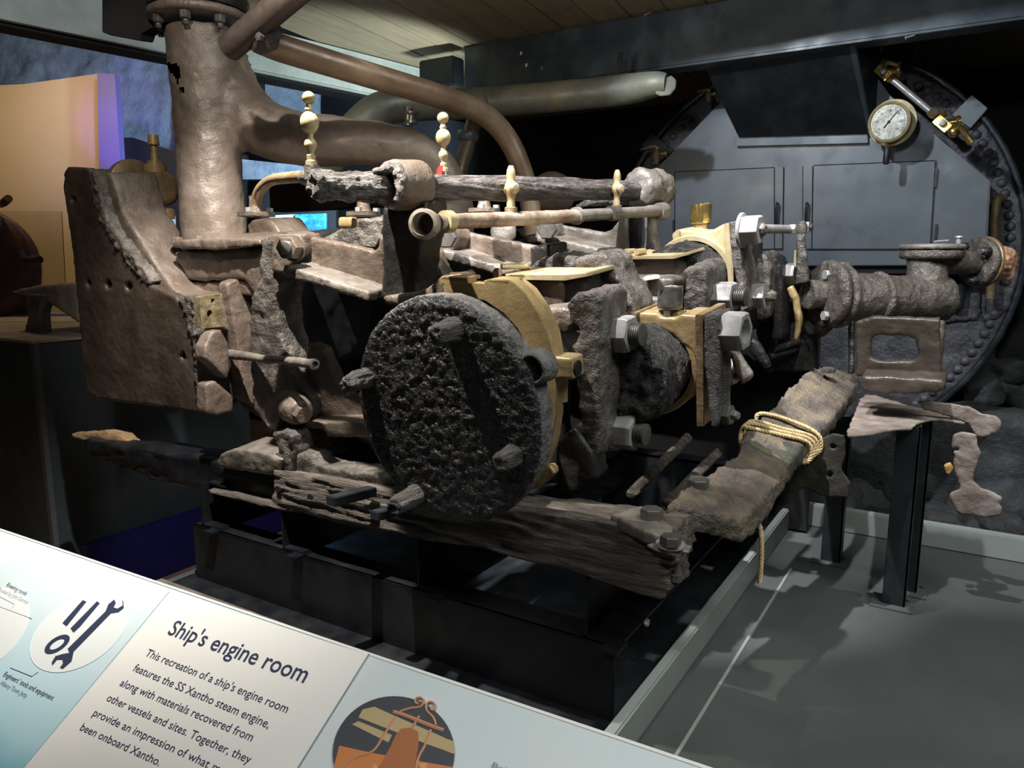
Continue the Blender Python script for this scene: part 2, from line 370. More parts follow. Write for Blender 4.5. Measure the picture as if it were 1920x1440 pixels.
for px, py in [(1829, 553), (1829, 572), (1787, 596), (1808, 595), (1826, 593), (1850, 595), (1800, 330), (1815, 322)]:
    q = PY(px, py, 3.58); rivet(q.x, q.z, 3.582)
obj('patch_plate', rough(slab([PY(x, y, 3.57) for x, y in [(1768, 520), (1842, 525), (1841, 585), (1833, 600), (1765, 607)]], YV*.02), .01, .001, 20), MT['boil'], bo)
obj('patch_plate', rough(slab([PY(x, y, 3.572) for x, y in [(1846, 528), (1905, 538), (1893, 580), (1868, 600), (1846, 602)]], YV*.02), .01, .001, 20), MT['boil'], bo)
obj('clamp_plate', slab([PY(x, y, 3.545) for x, y in [(1822, 178), (1852, 203), (1820, 240), (1785, 215)]], YV*.04, bev=.002), MT['boilp'], bo)
obj('clamp_plate', slab([PY(x, y, 3.545) for x, y in [(1222, 250), (1263, 282), (1232, 305), (1203, 272)]], YV*.04, bev=.002), MT['paint'], bo)
obj('cleat', rough(box(PY(1797, 552, 3.54), .05, .06, .13, bev=.01), .008, .002, 30), MT['paint'], bo)
obj('side_pipe', tube([PY(1856, 560, 3.5), PY(1862, 470, 3.5), PY(1868, 380, 3.5), PY(1880, 372, 3.54)], .016, 12), MT['bronze'], bo)

# smokebox front with its doors
sf = empty('smokebox_front', (-.75, 3.4, .9), 'slate-painted angular boiler front with flush doors, behind the engine', 'boiler front')
pp = [(1231, 317), (1350, 194), (1390, 120), (1620, 110), (1671, 184), (1857, 340), (1849, 497), (1180, 500), (1196, 350)]
obj('front_panel', slab([PY(x, y, 3.4) for x, y in pp], YV*.12, bev=.003), MT['boilp'], sf)
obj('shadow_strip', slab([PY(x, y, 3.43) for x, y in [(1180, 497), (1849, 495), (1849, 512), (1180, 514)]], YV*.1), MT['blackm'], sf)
def door(px, hs, hx, name='door'):
    d_ = obj(name, slab([PY(x, y, 3.392) for x, y in px], YV*.012, bev=.0012), MT['boilp'], sf)
    for y0, y1 in hs: obj('hinge', box((PY(hx, y0, 3.388)+PY(hx, y1, 3.388))/2, .010, .012, (PY(hx, y0, 3.388)-PY(hx, y1, 3.388)).length, bev=.002), MT['paint'], d_)
    return d_
d1 = door([(1266, 322), (1451, 314), (1451, 467), (1266, 467)], [(333, 368), (412, 432)], 1263)
d2 = door([(1526, 310), (1753, 301), (1743, 467), (1523, 467)], [(315, 352), (420, 450)], 1755)
obj('door_strip', slab([PY(x, y, 3.39) for x, y in [(1453, 314), (1469, 313), (1467, 466), (1453, 466)]], YV*.012, bev=.001), MT['boilp'], sf)
obj('door_strip', slab([PY(x, y, 3.39) for x, y in [(1506, 311), (1523, 310), (1521, 467), (1505, 467)]], YV*.012, bev=.001), MT['boilp'], sf)
obj('side_panel', slab([PY(x, y, 3.394) for x, y in [(1758, 301), (1806, 298), (1854, 342), (1847, 468), (1747, 468)]], YV*.012, bev=.001), MT['boilp'], sf)
for px, dr in ((1455, d1), (1511, d2)):
    hd = tube([PY(px, 425, 3.36), PY(px, 400, 3.355), PY(px+2, 383, 3.36), PY(px+2, 381, 3.385)], .006, 8)
    obj('handle', hd, MT['paint'], dr)
for a, b_ in [((1266, 322), (1451, 314)), ((1526, 310), (1753, 301)), ((1266, 467), (1469, 467)), ((1505, 467), (1747, 467)), ((1469, 313), (1467, 467)), ((1505, 311), (1505, 467)), ((1524, 311), (1522, 467)), ((1755, 301), (1745, 467)), ((1452, 314), (1452, 467)), ((1265, 322), (1265, 467))]:
    obj('joint', tube([PY(*a, 3.3895), PY(*b_, 3.3895)], .0016, 5, curve=False), MT['blackm'], sf)

# hood; its sheet's black holds the shade of facing down
hd = empty('hood', (-.75, 3.2, 1.4), 'shade-darkened sheet-metal hood hanging from the steel beam over the boiler front', 'hood')
a, b_, c, d_ = PY(1313, 110, 3.04), PY(1590, 80, 3.04), PY(1627, 250, 3.36), PY(1385, 257, 3.36)
nn = (b_-a).cross(d_-a).normalized()*.012
if nn.y < 0: nn = -nn
obj('sloping_sheet', slab([a, b_, c, d_], nn, bev=.001), MT['paint'], hd)
obj('side_sheet', slab([b_, c, c+Vector((.02, .12, .3)), b_+Vector((.02, .2, 0))], Vector((.012, 0, 0)), bev=.001), MT['beamp'], hd)
obj('edge_strip', tube([b_+Vector((.01, 0, 0)), PY(1600, 110, 3.1)+Vector((.01, 0, 0)), c+Vector((.01, 0, 0))], .009, 8), MT['beamp'], hd)
obj('lip', slab([PY(x, y, 3.375) for x, y in [(1384, 257), (1626, 247), (1627, 268), (1380, 274)]], YV*.02, bev=.001), MT['boilp'], hd)

# pressure gauge
ga = PY(1668, 229, 3.22); gn = (Vector((-.12, -1, -.08))).normalized()
gg = empty('pressure_gauge', ga, 'round brass pressure gauge with mottled dial on the boiler front', 'gauge')
obj('mounting_plate', lathe([(.098, -.052), (.098, -.044), (.06, -.044)], ga, gn, 40), MT['brassl'], gg)
obj('case', lathe([(.078, -.045), (.078, .0), (.084, .004), (.084, .014), (.074, .018), (.072, .012), (0, .012)], ga, gn, 48), MT['bronze'], gg)
obj('bezel', ringlathe([(.085, .004), (.085, .014), (.078, .019), (.072, .016), (.072, .006)], ga, gn, 48), MT['brassl'], gg, label='pale brass bezel')
obj('dial', lathe([(.073, .0125), (.073, .0135), (0, .0136)], ga, gn, 48), MT['dial'], gg)
gg.scale = (.86, .86, .86); a_, u_, v_ = frame(gn)
uu = (R-gn*R.dot(gn)).normalized(); vv = gn.cross(uu)
if vv.z < 0: vv = -vv
ndl = (uu*.55+vv*.8).normalized()
obj('needle', tube([ga+gn*.016-ndl*.03, ga+gn*.016, ga+gn*.016+ndl*.055], [.003, .0022, .0008], 6, curve=False), MT['dark'], gg)
obj('hub', lathe([(.007, .013), (.006, .018), (0, .019)], ga, gn, 12), MT['dark'], gg)
tk = bmesh.new(); 
for i in range(31):
    t = math.radians(-130+i*260/30); dr = uu*math.sin(t)+vv*math.cos(t); r0 = .056 if i % 5 == 0 else .061
    bmesh.ops.create_cube(tk, size=1, matrix=Matrix.Translation(ga+gn*.0142+dr*((r0+.067)/2)) @ Matrix((dr*(.067-r0), dr.cross(gn)*.0014, gn*.001)).transposed().to_4x4())
obj('dial_marks', bm2me(tk, False), MT['dark'], gg)
for i in range(0, 31, 5):
    t = math.radians(-130+i*260/30); dr = uu*math.sin(t)+vv*math.cos(t)
    cu = bpy.data.curves.new('n', 'FONT'); cu.body = str(i*5); cu.size = .012; cu.align_x = 'CENTER'; cu.align_y = 'CENTER'; cu.extrude = .0003; cu.materials.append(MT['dark'])
    to = bpy.data.objects.new('number', bpy.data.meshes.new_from_object(bpy.data.objects.new('n', cu))); COL.objects.link(to); to.parent = gg
    mm = Matrix((uu, vv, gn)).transposed().to_4x4(); mm.translation = ga+gn*.0145+dr*.046-gg.location
    to.matrix_local = mm
obj('stem', lathe([(.012, 0), (.012, .022), (.009, .024)], ga-vv*.082-gn*.01, -ZV, 6), MT['goldb'], gg)
obj('hose', lathe([(.010, .022), (.013, .03), (.014, .085), (.010, .095), (0, .096)], ga-vv*.082-gn*.01, -ZV, 14), MT['paint'], gg)

# gauge glass and cocks on the boiler
def P32(x, y, d=3.25): return PY(x, y, d)
gl = empty('water_gauge', P32(1770, 225), 'slanting steel-tubed water gauge with brass cocks beside the pressure gauge', 'water gauge')
A0 = P32(1668, 145, 3.32); A1 = P32(1752, 215, 3.3); dv = (A1-A0).normalized()
obj('tube', tube([A0, A1], .012, 16, curve=False), MT['steel'], gl)
obj('collar', lathe([(.018, 0), (.018, .02), (.014, .03)], A0-dv*.01, dv, 6), MT['goldb'], gl)
obj('collar', lathe([(.018, 0), (.02, .02), (.014, .03)], A1-dv*.02, dv, 6), MT['bronze'], gl)
for q, s in ((P32(1657, 137, 3.32), 1), (P32(1768, 233, 3.28), 1)):
    o_ = obj('cock_body', join(lathe([(.024, -.03), (.024, .03)], q, dv, 4, .78), lathe([(.016, 0), (.018, .04), (.024, .045), (.024, .055)], q, (1, .3, .1), 16)), MT['goldb'], gl)
    obj('plug', lathe([(.012, 0), (.01, .012), (0, .014)], q-YV*.024, -YV, 12), MT['steel'], o_)
    obj('nut', lathe([(.014, 0), (.014, .02)], q+ZV*.028, ZV, 6), MT['goldb'], o_)
bq = P32(1788, 247, 3.26)
obj('ball', lathe([(0, -.02)]+[(.021*math.sin(t), -.021*math.cos(t)) for t in np.linspace(.4, 2.8, 9)]+[(0, .02)], bq, dv, 16), MT['goldb'], gl)
obj('lever', tube([bq+ZV*.015, PY(1802, 240, 3.22), PY(1812, 255, 3.2), PY(1822, 268, 3.2)], [.008, .010, .012, .013], 10), MT['goldb'], gl)
obj('lever', tube([P32(1657, 137, 3.3)+ZV*.02, PY(1665, 118, 3.28), PY(1685, 123, 3.27)], [.008, .008, .006], 10), MT['bronze'], gl)
obj('flange', lathe([(.03, 0), (.03, .01)], PY(1683, 132, 3.33), (1, 0, 0), 20), MT['bronze'], gl)

def cock(px, py, y, lab, s=1.0, mtl='bronze'):
    q = PY(px, py, y); t = empty('boiler_cock', q, lab, 'valve')
    obj('body', lathe([(.008*s, -.04*s), (.012*s, -.03*s), (.016*s, -.005*s), (.02*s, .0), (.016*s, .012*s), (.010*s, .02*s), (.012*s, .03*s)], q, ZV, 16), MT[mtl], t)
    obj('side_outlet', lathe([(.010*s, 0), (.010*s, .03*s), (.016*s, .03*s), (.016*s, .042*s)], q, (1, .25, .1), 14), MT[mtl], t)
    obj('handle', tube([q+ZV*.028*s, q+ZV*.034*s-XV*.02*s, q+Vector((-.075, 0, .026))*s], [.006*s, .007*s, .005*s], 8), MT[mtl], t)
cock(1232, 290, 3.4, 'small brass cock with lever at the left edge of the boiler', 1.1)
cock(1329, 178, 3.4, 'small brass cock high on the boiler beside the hood', .7)

# ================================================================ PIPES OVERHEAD
pipe = empty('exhaust_pipe', PD(980, 200, 3.1), 'large grey-green copper pipe slung from the steel beam', 'pipe')
pts = [PD(600, 330, 2.98), PD(655, 255, 2.98), PD(712, 205, 3.0), PD(790, 195, 3.05), PD(860, 195, 3.08), PD(940, 190, 3.05), PD(1100, 176, 2.92), PD(1180, 167, 2.86), PD(1228, 158, 2.8), PD(1250, 157, 2.78)]
obj('tube', tube(pts, [.066, .066, .066, .066, .062, .06, .058, .056, .046, .036], 36), MT['verd'], pipe)
obj('end_flange', slab([PD(x, y, 2.77) for x, y in [(1238, 152), (1258, 141), (1267, 150), (1266, 165), (1255, 178), (1238, 180), (1228, 175)]], YV*.012, bev=.002), MT['verd'], pipe)
obj('seam', tube([PD(905, 166, 3.01), PD(912, 190, 3.0), PD(908, 216, 3.02)], .003, 6), MT['verd'], pipe)
obj('strap', slab([PY(x, y, 2.86) for x, y in [(1160, 98), (1168, 98), (1157, 180), (1147, 180)]], YV*.004), MT['paint'], pipe, label='black hanging strap')
br = empty('branch_pipe', PD(870, 250, 3.15), 'short brown pipe with a clamp dropping behind the long copper pipe', 'pipe')
obj('tube', tube([PD(893, 215, 3.2), PD(880, 262, 3.2), PD(866, 305, 3.2), PD(858, 345, 3.2)], .034, 20), MT['copper'], br)
obj('clamp', lathe([(.042, -.02), (.048, -.01), (.048, .01), (.042, .02)], PD(878, 255, 3.2), (-.2, 0, -1), 12), MT['boilp'], br)

cp = empty('steam_pipe', PD(700, 143, 2.2), 'long brown copper steam pipe bending down behind the engine, from upper left', 'pipe')
pts = [PD(478, 68, 2.02), PD(520, 88, 2.05), PD(600, 113, 2.12), PD(700, 143, 2.2), PD(800, 173, 2.3), PD(865, 195, 2.38), PD(915, 220, 2.45), PD(950, 258, 2.5), PD(974, 305, 2.52), PD(990, 360, 2.54), PD(1002, 440, 2.56)]
obj('tube', tube(pts, [.038, .037, .0365, .036, .036, .036, .036, .035, .034, .034, .034], 32), MT['copper'], cp)
obj('end_collar', lathe([(.05, -.02), (.05, .0), (.04, .03)], PD(500, 70, 2.03), pts[1]-pts[0], 24), MT['dark'], cp)
obj('bolt_head', lathe([(.012, 0), (.012, .012), (.006, .014)], PD(490, 70, 1.98), -YV, 6), MT['dark'], cp)
dk = empty('overhead_brace', PD(520, 20, 1.95), 'thick dark brown pipe slanting up to the right from the column head', 'pipe')
obj('tube', tube([PD(430, 90, 2.05), PD(560, -20, 1.9), PD(680, -110, 1.75)], .036, 24, curve=False), mat('brown_paint', (.022, .016, .013), rough_=.45, bump=.1), dk)
obj('lug', slab([PD(x, y, 2.08) for x, y in [(437, 62), (452, 72), (484, 90), (462, 88), (445, 78)]], YV*.006), MT['steeld'], dk)
bb = empty('black_bracket', PD(240, 40, 2.3), 'black steel bracket reaching left from the column head', 'bracket')
obj('plate', slab([PD(x, y, 2.35) for x, y in [(190, -40), (300, -40), (300, 45), (262, 62), (262, 77), (205, 66), (190, 60)]], EV*.05, bev=.003), MT['blackm'], bb)

# ================================================================ ENGINE
EN = empty('steam_engine', Vector((-1.4, 1.45, .45)), 'corroded brown iron and brass steam engine with column, cylinders and bearings, on the timber bed', 'steam engine')
def S(name, px, y, th, m, vox=.008, amp=.003, fr=25, holes=(), amp2=.0008, parent=None, label=None, it=3):
    me = slab([PE(a, b, y) for a, b in px], EV*th, [[PE(a, b, y) for a, b in h] for h in holes])
    if vox: me = rough(me, vox, amp, fr, amp2, it=it, seed=y*7)
    elif not holes: me = slab([PE(a, b, y) for a, b in px], EV*th, bev=.0016)
    return obj(name, me, MT[m], parent or EN, label)
# --- left chest
chest = [(120, 322), (126, 313), (160, 315), (172, 332), (178, 370), (192, 410), (222, 460), (262, 515), (285, 537), (327, 556), (340, 572), (352, 600), (366, 632), (371, 690), (374, 750), (394, 772), (380, 777), (300, 764), (240, 757), (178, 748), (163, 738), (155, 690), (148, 600), (137, 490), (126, 410), (117, 350)]
CY = 1.45
holes = [ell(165, 531, 5, 8, 10), ell(202, 534, 6, 9, 10), ell(240, 537, 6, 9, 10), ell(342, 668, 5, 7, 10), ell(136, 374, 5, 7, 8)]
ch = S('valve_chest', chest, CY, .035, 'chestf', .006, .0012, 16, holes, label='dark flat-faced front plate')
body = [(200, 326), (215, 345), (228, 400), (250, 440), (285, 490), (312, 540), (338, 552), (394, 560), (394, 770), (374, 752), (200, 745), (165, 700), (140, 500), (125, 325)]
S('chest_body', [(160, 330), (205, 322), (214, 345), (230, 400), (262, 450), (296, 505), (322, 540), (340, 552), (388, 556), (392, 600), (390, 770), (380, 776), (300, 764), (180, 740), (155, 600), (135, 400), (128, 335)], CY+.03, .16, 'brown', .009, .003, 14)
S('broken_edge', [(158, 316), (170, 318), (182, 345), (190, 385), (208, 425), (235, 465), (265, 500), (285, 530), (272, 535), (240, 500), (205, 450), (184, 412), (172, 372), (166, 335)], CY-.004, .05, 'rock', .006, .007, 60, amp2=.002, label='bright splintered broken edge')
S('broken_edge', [(330, 556), (345, 556), (365, 560), (362, 590), (368, 640), (374, 700), (376, 760), (366, 750), (358, 640), (345, 590)], CY-.004, .05, 'rock', .006, .006, 60, amp2=.002)
obj('brass_pad', slab([PX(x, y, -1.93) for x, y in [(374, 558), (413, 551), (424, 612), (378, 616)]], -XV*.03, [[PX(x, y, -1.93) for x, y in ell(399, 564, 3.5, 5, 10)], [PX(x, y, -1.93) for x, y in ell(393, 588, 5, 7, 10)]]), mat('brown_brass_pad', (.12, .085, .045), (.2, .155, .09), (.3, .25, .16), .45, .3, 30, .5, 60, .003), EN, 'brassy pad with two bolt holes')
def SX(name, px, x, th, m, vox=.008, amp=.003, fr=25, holes=(), amp2=.0008, label=None):
    me = slab([PX(a, b, x) for a, b in px], -XV*th, [[PX(a, b, x) for a, b in h] for h in holes])
    if vox: me = rough(me, vox, amp, fr, amp2, seed=x*5)
    return obj(name, me, MT[m], EN, label)
SX('lug_bracket', [(398, 622), (415, 617), (428, 640), (432, 700), (426, 712), (405, 690), (385, 672), (384, 650)], -1.90, .05, 'brown', .006, .002, 25)
SX('slotted_foot', [(386, 720), (405, 714), (437, 742), (440, 770), (412, 779), (388, 776)], -1.91, .05, 'brown', .006, .002, 30, [ell(413, 752, 3.5, 10, 10)])
rp = [PE(412, 663, 1.50), PE(455, 667, 1.47), PE(500, 673, 1.43), PE(545, 677, 1.40), PE(588, 683, 1.37)]
rod = obj('spindle', rough(tube(rp, [.018, .0145, .011, .0125, .0135], 16), .004, .0012, 40), MT['grey'], EN, 'thin projecting spindle')
obj('spindle_tip', lathe([(.0135, 0), (.015, .006), (.0145, .018), (.009, .019), (.008, .006)], rp[-1]-XV*.008, rp[-1]-rp[-2], 14), MT['steeld'], rod)
SX('side_flange', [(392, 560), (398, 553), (440, 545), (452, 540), (462, 560), (468, 640), (470, 740), (455, 760), (445, 700), (436, 640), (430, 620), (396, 615)], -1.96, .04, 'brown', .008, .003, 25)
SX('bolt_flange', [(425, 532), (440, 524), (474, 522), (484, 545), (490, 700), (486, 765), (455, 748), (445, 640), (430, 560)], -1.93, .05, 'brown', .007, .003, 30, [ell(441, 533, 4, 7, 8), ell(445, 598, 3.5, 6, 8), ell(456, 716, 4, 7, 8)])
S('cylinder_body', [(425, 540), (470, 525), (505, 520), (510, 770), (490, 790), (460, 770), (440, 740)], 1.60, .35, 'brown', .010, .004, 18)
S('flange_edge', [(392, 530), (440, 522), (462, 523), (476, 540), (478, 560), (432, 548), (425, 556), (340, 553), (350, 527)], 1.56, .2, 'brown', .009, .003, 20)
# brass stop valve left of the column
vb = obj('valve_barrel', rough(lathe([(.036, -.02), (.062, -.015), (.064, .03), (.06, .05), (.06, .14), (.05, .15)], PE(262, 357, 1.67), XV, 32), .007, .001, 30), MT['bronze'], EN, 'brass valve barrel')
obj('valve_flange', lathe([(.105, -.014), (.107, -.006), (.107, .012), (.10, .016)], PE(252, 358, 1.66), (1, .1, 0), 40), MT['bronze'], EN, 'round bronze flange')
obj('valve_flange_plate', rough(lathe([(.098, -.03), (.10, -.012)], PE(250, 358, 1.66), (1, .1, 0), 40), .007, .002, 30), MT['rock'], EN)
for k in range(6):
    t = k*math.pi/3+.3
    obj('flange_bolt', lathe([(.014, 0), (.014, .018), (.008, .02), (.008, .03)], PE(252, 358, 1.66)+Vector((-.055, math.cos(t)*.085, math.sin(t)*.085)), (1, .1, 0), 6), MT['steeld'], EN)
vs = PE(292, 322, 1.67)
obj('valve_stem', lathe([(.034, -.03), (.034, .0), (.036, .012), (.036, .022), (.026, .024), (.026, .034), (.014, .036), (.013, .06), (.010, .062), (.010, .085), (.019, .088), (.017, .115), (.017, .12)], vs, ZV, 20), MT['brass'], EN, 'brass valve stem')
obj('valve_tail', lathe([(.03, 0), (.03, .03), (.02, .035)], PE(311, 410, 1.67), ZV, 20), MT['brass'], EN)

# --- cylinder top and column
S('cylinder_top', [(325, 472), (395, 470), (485, 462), (492, 480), (488, 545), (480, 560), (455, 525), (380, 528), (350, 525), (330, 490)], 1.55, .35, 'brown', .01, .004, 18)
S('top_plate', [(322, 452), (360, 448), (485, 448), (488, 461), (400, 470), (322, 464)], 1.52, .36, 'brown', .007, .003, 40)
def hexnut(parent, c, axis, af, th, m='steel', stud=0.0, sr=None, washer=0.0, name='nut', ph=0.0, chew=False, hole=False):
    r = af/math.sqrt(3); a, u, v = frame(axis)
    bm = bmesh.new(); rings = []
    for rr, h in [(r*.99, 0), (r, .002), (r, th-.12*af), (r*.93, th)]:
        rings.append([bm.verts.new(c+a*h+u*(rr*math.cos(ph+i*math.pi/3))+v*(rr*math.sin(ph+i*math.pi/3))) for i in range(6)])
    for p, q in zip(rings, rings[1:]):
        for i in range(6): bm.faces.new((p[i], p[(i+1) % 6], q[(i+1) % 6], q[i]))
    bm.faces.new(rings[0][::-1])
    if hole:
        n = 24; rh = (sr or af*.3)
        e1 = [bm.verts.new(c+a*th+u*(rh*math.cos(2*math.pi*i/n))+v*(rh*math.sin(2*math.pi*i/n))) for i in range(n)]
        e2 = [bm.verts.new(c+a*th*.3+u*(rh*math.cos(2*math.pi*i/n))+v*(rh*math.sin(2*math.pi*i/n))) for i in range(n)]
        for i in range(n): bm.faces.new((e1[i], e1[(i+1) % n], e2[(i+1) % n], e2[i]))
        bm.faces.new(e2)
        R6 = rings[-1]
        off = round(((ph) % (2*math.pi))/(2*math.pi)*n)
        for k in range(6):
            seg = [e1[(k*4+j+off) % n] for j in range(5)]
            bm.faces.new([R6[k], R6[(k+1) % 6]]+seg[::-1])
    else: bm.faces.new(rings[-1])
    me = bm2me(bm, False)
    bmod = bmesh.new(); bmod.from_mesh(me)
    if not hole: bmesh.ops.bevel(bmod, geom=[e for e in bmod.edges], offset=af*.018, segments=1, affect='EDGES')
    me2 = bpy.data.meshes.new('m'); bmod.to_mesh(me2); bmod.free()
    o = obj(name, me2, MT[m], parent)
    if washer: obj('washer', lathe([(r*washer, 0), (r*washer, .006), (r*washer*.96, .008)], c-a*.008, axis, 32), MT[m], o) if parent is EN else None
    if stud:
        s_ = sr or af*.32; pr = [(s_, th*.5)]
        if not chew:
            k = max(2, int(stud/.0055))
            for i in range(k): pr += [(s_, th+stud*i/k), (s_*.86, th+stud*(i+.35)/k), (s_, th+stud*(i+.7)/k)]
            pr += [(s_*.8, th+stud), (0, th+stud)]
            sm_ = lathe(pr, c, axis, 24)
        else:
            sm_ = rough(lathe([(s_, th*.5), (s_*.95, th+stud*.6), (s_*.6, th+stud), (0, th+stud)], c, axis, 16), .0035, .004, 120)
        obj('stud', sm_, MT['steeld' if not chew else 'grey'], o)
    return o
for px, py in [(333, 449), (377, 447)]: hexnut(EN, PE(px, py+4, 1.52+.05), ZV, .032, .014, 'brown', name='flange_nut', washer=1.25)
# column: tapering tube with sweeping branch, one casting
col0 = Vector((-2.165, 1.62, 1.03)); topz = 1.70
cb = [Vector((-2.165, 1.62, 1.02)), Vector((-2.17, 1.625, 1.25)), Vector((-2.175, 1.63, 1.5)), Vector((-2.18, 1.63, 1.72))]
m1 = tube(cb, [.102, .102, .104, .108], 32)
bp2 = [PD(385, 150, 2.46), PD(420, 185, 2.46), PD(462, 222, 2.46), PD(510, 247, 2.45), PD(570, 262, 2.44), PD(640, 265, 2.45), PD(710, 272, 2.46), PD(770, 285, 2.47), PD(812, 312, 2.5), PD(838, 350, 2.52), PD(850, 400, 2.55), PD(850, 470, 2.58)]
m2 = tube(bp2, [.12, .11, .098, .09, .085, .079, .073, .072, .072, .070, .07, .07], 32)
web = slab([PD(x, y, 2.44) for x, y in [(440, 78), (452, 120), (470, 160), (500, 193), (540, 212), (480, 225), (430, 200), (425, 100)]], EV*.05)
bmj = bmesh.new()
for m_ in (m1, m2, web): bmj.from_mesh(m_)
mj = bpy.data.meshes.new('c'); bmj.to_mesh(mj); bmj.free()
COLM = rough(mj, .009, .004, 16, .0016, 45, it=9)
def pix(p):
    d = p-CAM; w_ = d.dot(FW); return 960+FPX*d.dot(R)/w_, 720-FPX*d.dot(UP)/w_, w_
def inpoly(x, y, P_):
    r_ = False
    for i in range(len(P_)):
        x1, y1 = P_[i]; x2, y2 = P_[(i+1) % len(P_)]
        if (y1 > y) != (y2 > y) and x < (x2-x1)*(y-y1)/(y2-y1)+x1: r_ = not r_
    return r_
hb_ = bmesh.new(); hb_.from_mesh(COLM)
HP = [[(300, 121), (320, 118), (332, 117), (337, 128), (339, 141), (334, 158), (328, 148), (316, 130), (300, 128)], ell(341, 170, 5.5, 7, 12)]
kill = []
for f_ in hb_.faces:
    c_ = f_.calc_center_median()
    if f_.normal.dot(c_-CAM) < .02 and c_.z > 1.3:
        x_, y_, w_ = pix(c_)
        if any(inpoly(x_, y_, p_) for p_ in HP): kill.append(f_)
bmesh.ops.delete(hb_, geom=kill, context='FACES'); hb_.to_mesh(COLM); hb_.free()
cl = obj('exhaust_column', COLM, MT['column'], EN, 'bronze-brown column sweeping into a side branch')
# head flanges
ct = Vector((-2.18, 1.63, 1.70))
hz = PD(372, 40, 2.5).z-.05
obj('head_flange', rough(lathe([(.145, -.03), (.155, -.024), (.155, -.004), (.15, 0)], Vector((-2.18, 1.63, hz+.035)), ZV, 48), .009, .001, 30), MT['column'], EN, 'lower rim of the column head')
obj('head_ring', lathe([(.150, 0), (.153, .008), (.150, .014), (.150, .018), (.154, .024), (.154, .036), (.148, .040), (.148, .12), (.15, .14)], Vector((-2.18, 1.63, hz+.037)), ZV, 48), MT['dark'], EN)
for t in (-105, -55, -10, -150):
    tt = math.radians(t); c = Vector((-2.18+.128*math.cos(tt), 1.63+.128*math.sin(tt), hz+.004))
    hexnut(EN, c, -ZV, .030, .022, 'steeld', stud=.016, sr=.010, name='head_nut')

# --- flange wall of the cylinders, girders, lower frame
S('cylinder_flange', [(487, 447), (510, 440), (540, 440), (560, 452), (545, 475), (528, 505), (516, 560), (522, 620), (540, 680), (560, 718), (590, 748), (588, 785), (560, 800), (530, 775), (514, 812), (497, 800), (474, 770), (470, 700), (466, 620), (470, 560), (486, 520), (488, 500)], 1.47, .1, 'rock', .008, .006, 22, amp2=.001, label='rough wall of the cylinder flange')
S('cylinder_flange_back', [(500, 440), (560, 440), (560, 500), (560, 700), (500, 780), (480, 700)], 1.58, .6, 'blackm', .014, .004, 18)  # shade of the recess painted as flat black
S('girder_web', [(545, 441), (600, 448), (660, 461), (698, 472), (708, 466), (712, 440), (720, 440), (720, 552), (640, 528), (545, 494)], 1.5, .03, 'brown', .006, .0025, 20)
S('girder_flange', [(530, 497), (565, 508), (690, 548), (690, 566), (560, 526), (528, 518)], 1.41, .12, 'grey', .006, .0025, 40)
S('girder_stop', [(510, 440), (560, 440), (565, 470), (548, 495), (530, 515), (505, 510)], 1.46, .08, 'brown', .007, .004, 30)
hexnut(EN, PE(549, 465, 1.43), (.35, -1, 0), .055, .035, 'brown', stud=.012, name='nut', washer=1.1)
S('girder_web', [(822, 433), (850, 431), (930, 447), (1008, 463), (1008, 470), (1006, 500), (965, 502), (900, 486), (840, 472)], 1.93, .03, 'brown', .007, .0015, 20)
S('girder_end', [(992, 463), (1035, 457), (1035, 500), (1020, 506), (992, 503)], 1.9, .1, 'dark', .008, .001, 20)
S('girder_flange', [(826, 466), (850, 473), (938, 500), (975, 497), (975, 510), (938, 519), (850, 492), (826, 484)], 1.84, .12, 'grey', .006, .002, 40)
S('girder_stop', [(818, 435), (850, 430), (858, 450), (845, 478), (822, 472)], 1.86, .08, 'brown', .008, .003, 30)
hexnut(EN, PE(842, 446, 1.8), (.35, -1, 0), .055, .035, 'steeld', name='nut')
S('girder_web', [(1035, 420), (1130, 436), (1146, 431), (1158, 415), (1163, 405), (1174, 405), (1176, 482), (1110, 468), (1040, 448)], 2.3, .03, 'grey', .008, .0015, 20)
S('girder_flange', [(1005, 440), (1040, 446), (1172, 478), (1172, 492), (1030, 466), (1003, 452)], 2.2, .12, 'grey', .007, .002, 40)
S('girder_stop', [(1003, 425), (1035, 418), (1040, 445), (1020, 455), (1003, 450)], 2.22, .08, 'grey', .008, .003, 30)
hexnut(EN, PE(1028, 432, 2.18), (.35, -1, 0), .055, .035, 'steeld', name='nut')
S('inner_frame', [(572, 645), (600, 655), (615, 690), (628, 722), (650, 745), (690, 750), (690, 800), (620, 800), (590, 790), (572, 760)], 1.5, .05, 'brown', .007, .002, 25)
S('lower_ledge', [(560, 793), (660, 790), (700, 795), (700, 822), (610, 820), (606, 806), (560, 803)], 1.43, .1, 'brown', .007, .002, 35)
bs = PE(548, 762, 1.44)
obj('bolt_boss', rough(lathe([(.044, -.03), (.044, .03), (.038, .06), (.03, .065)], bs, (1, -.35, -.15), 20), .006, .003, 40), MT['brown'], EN)
hexnut(EN, bs+Vector((.052, -.02, -.008)), (1, -.35, -.15), .046, .03, 'brown', name='nut')
S('recess_shade_wall', [(520, 500), (700, 560), (900, 560), (980, 640), (1060, 700), (1060, 900), (560, 870), (540, 700)], 1.9, .05, 'blackm', .02, .002, 20)  # back sheet in flat black, painting the recess shade
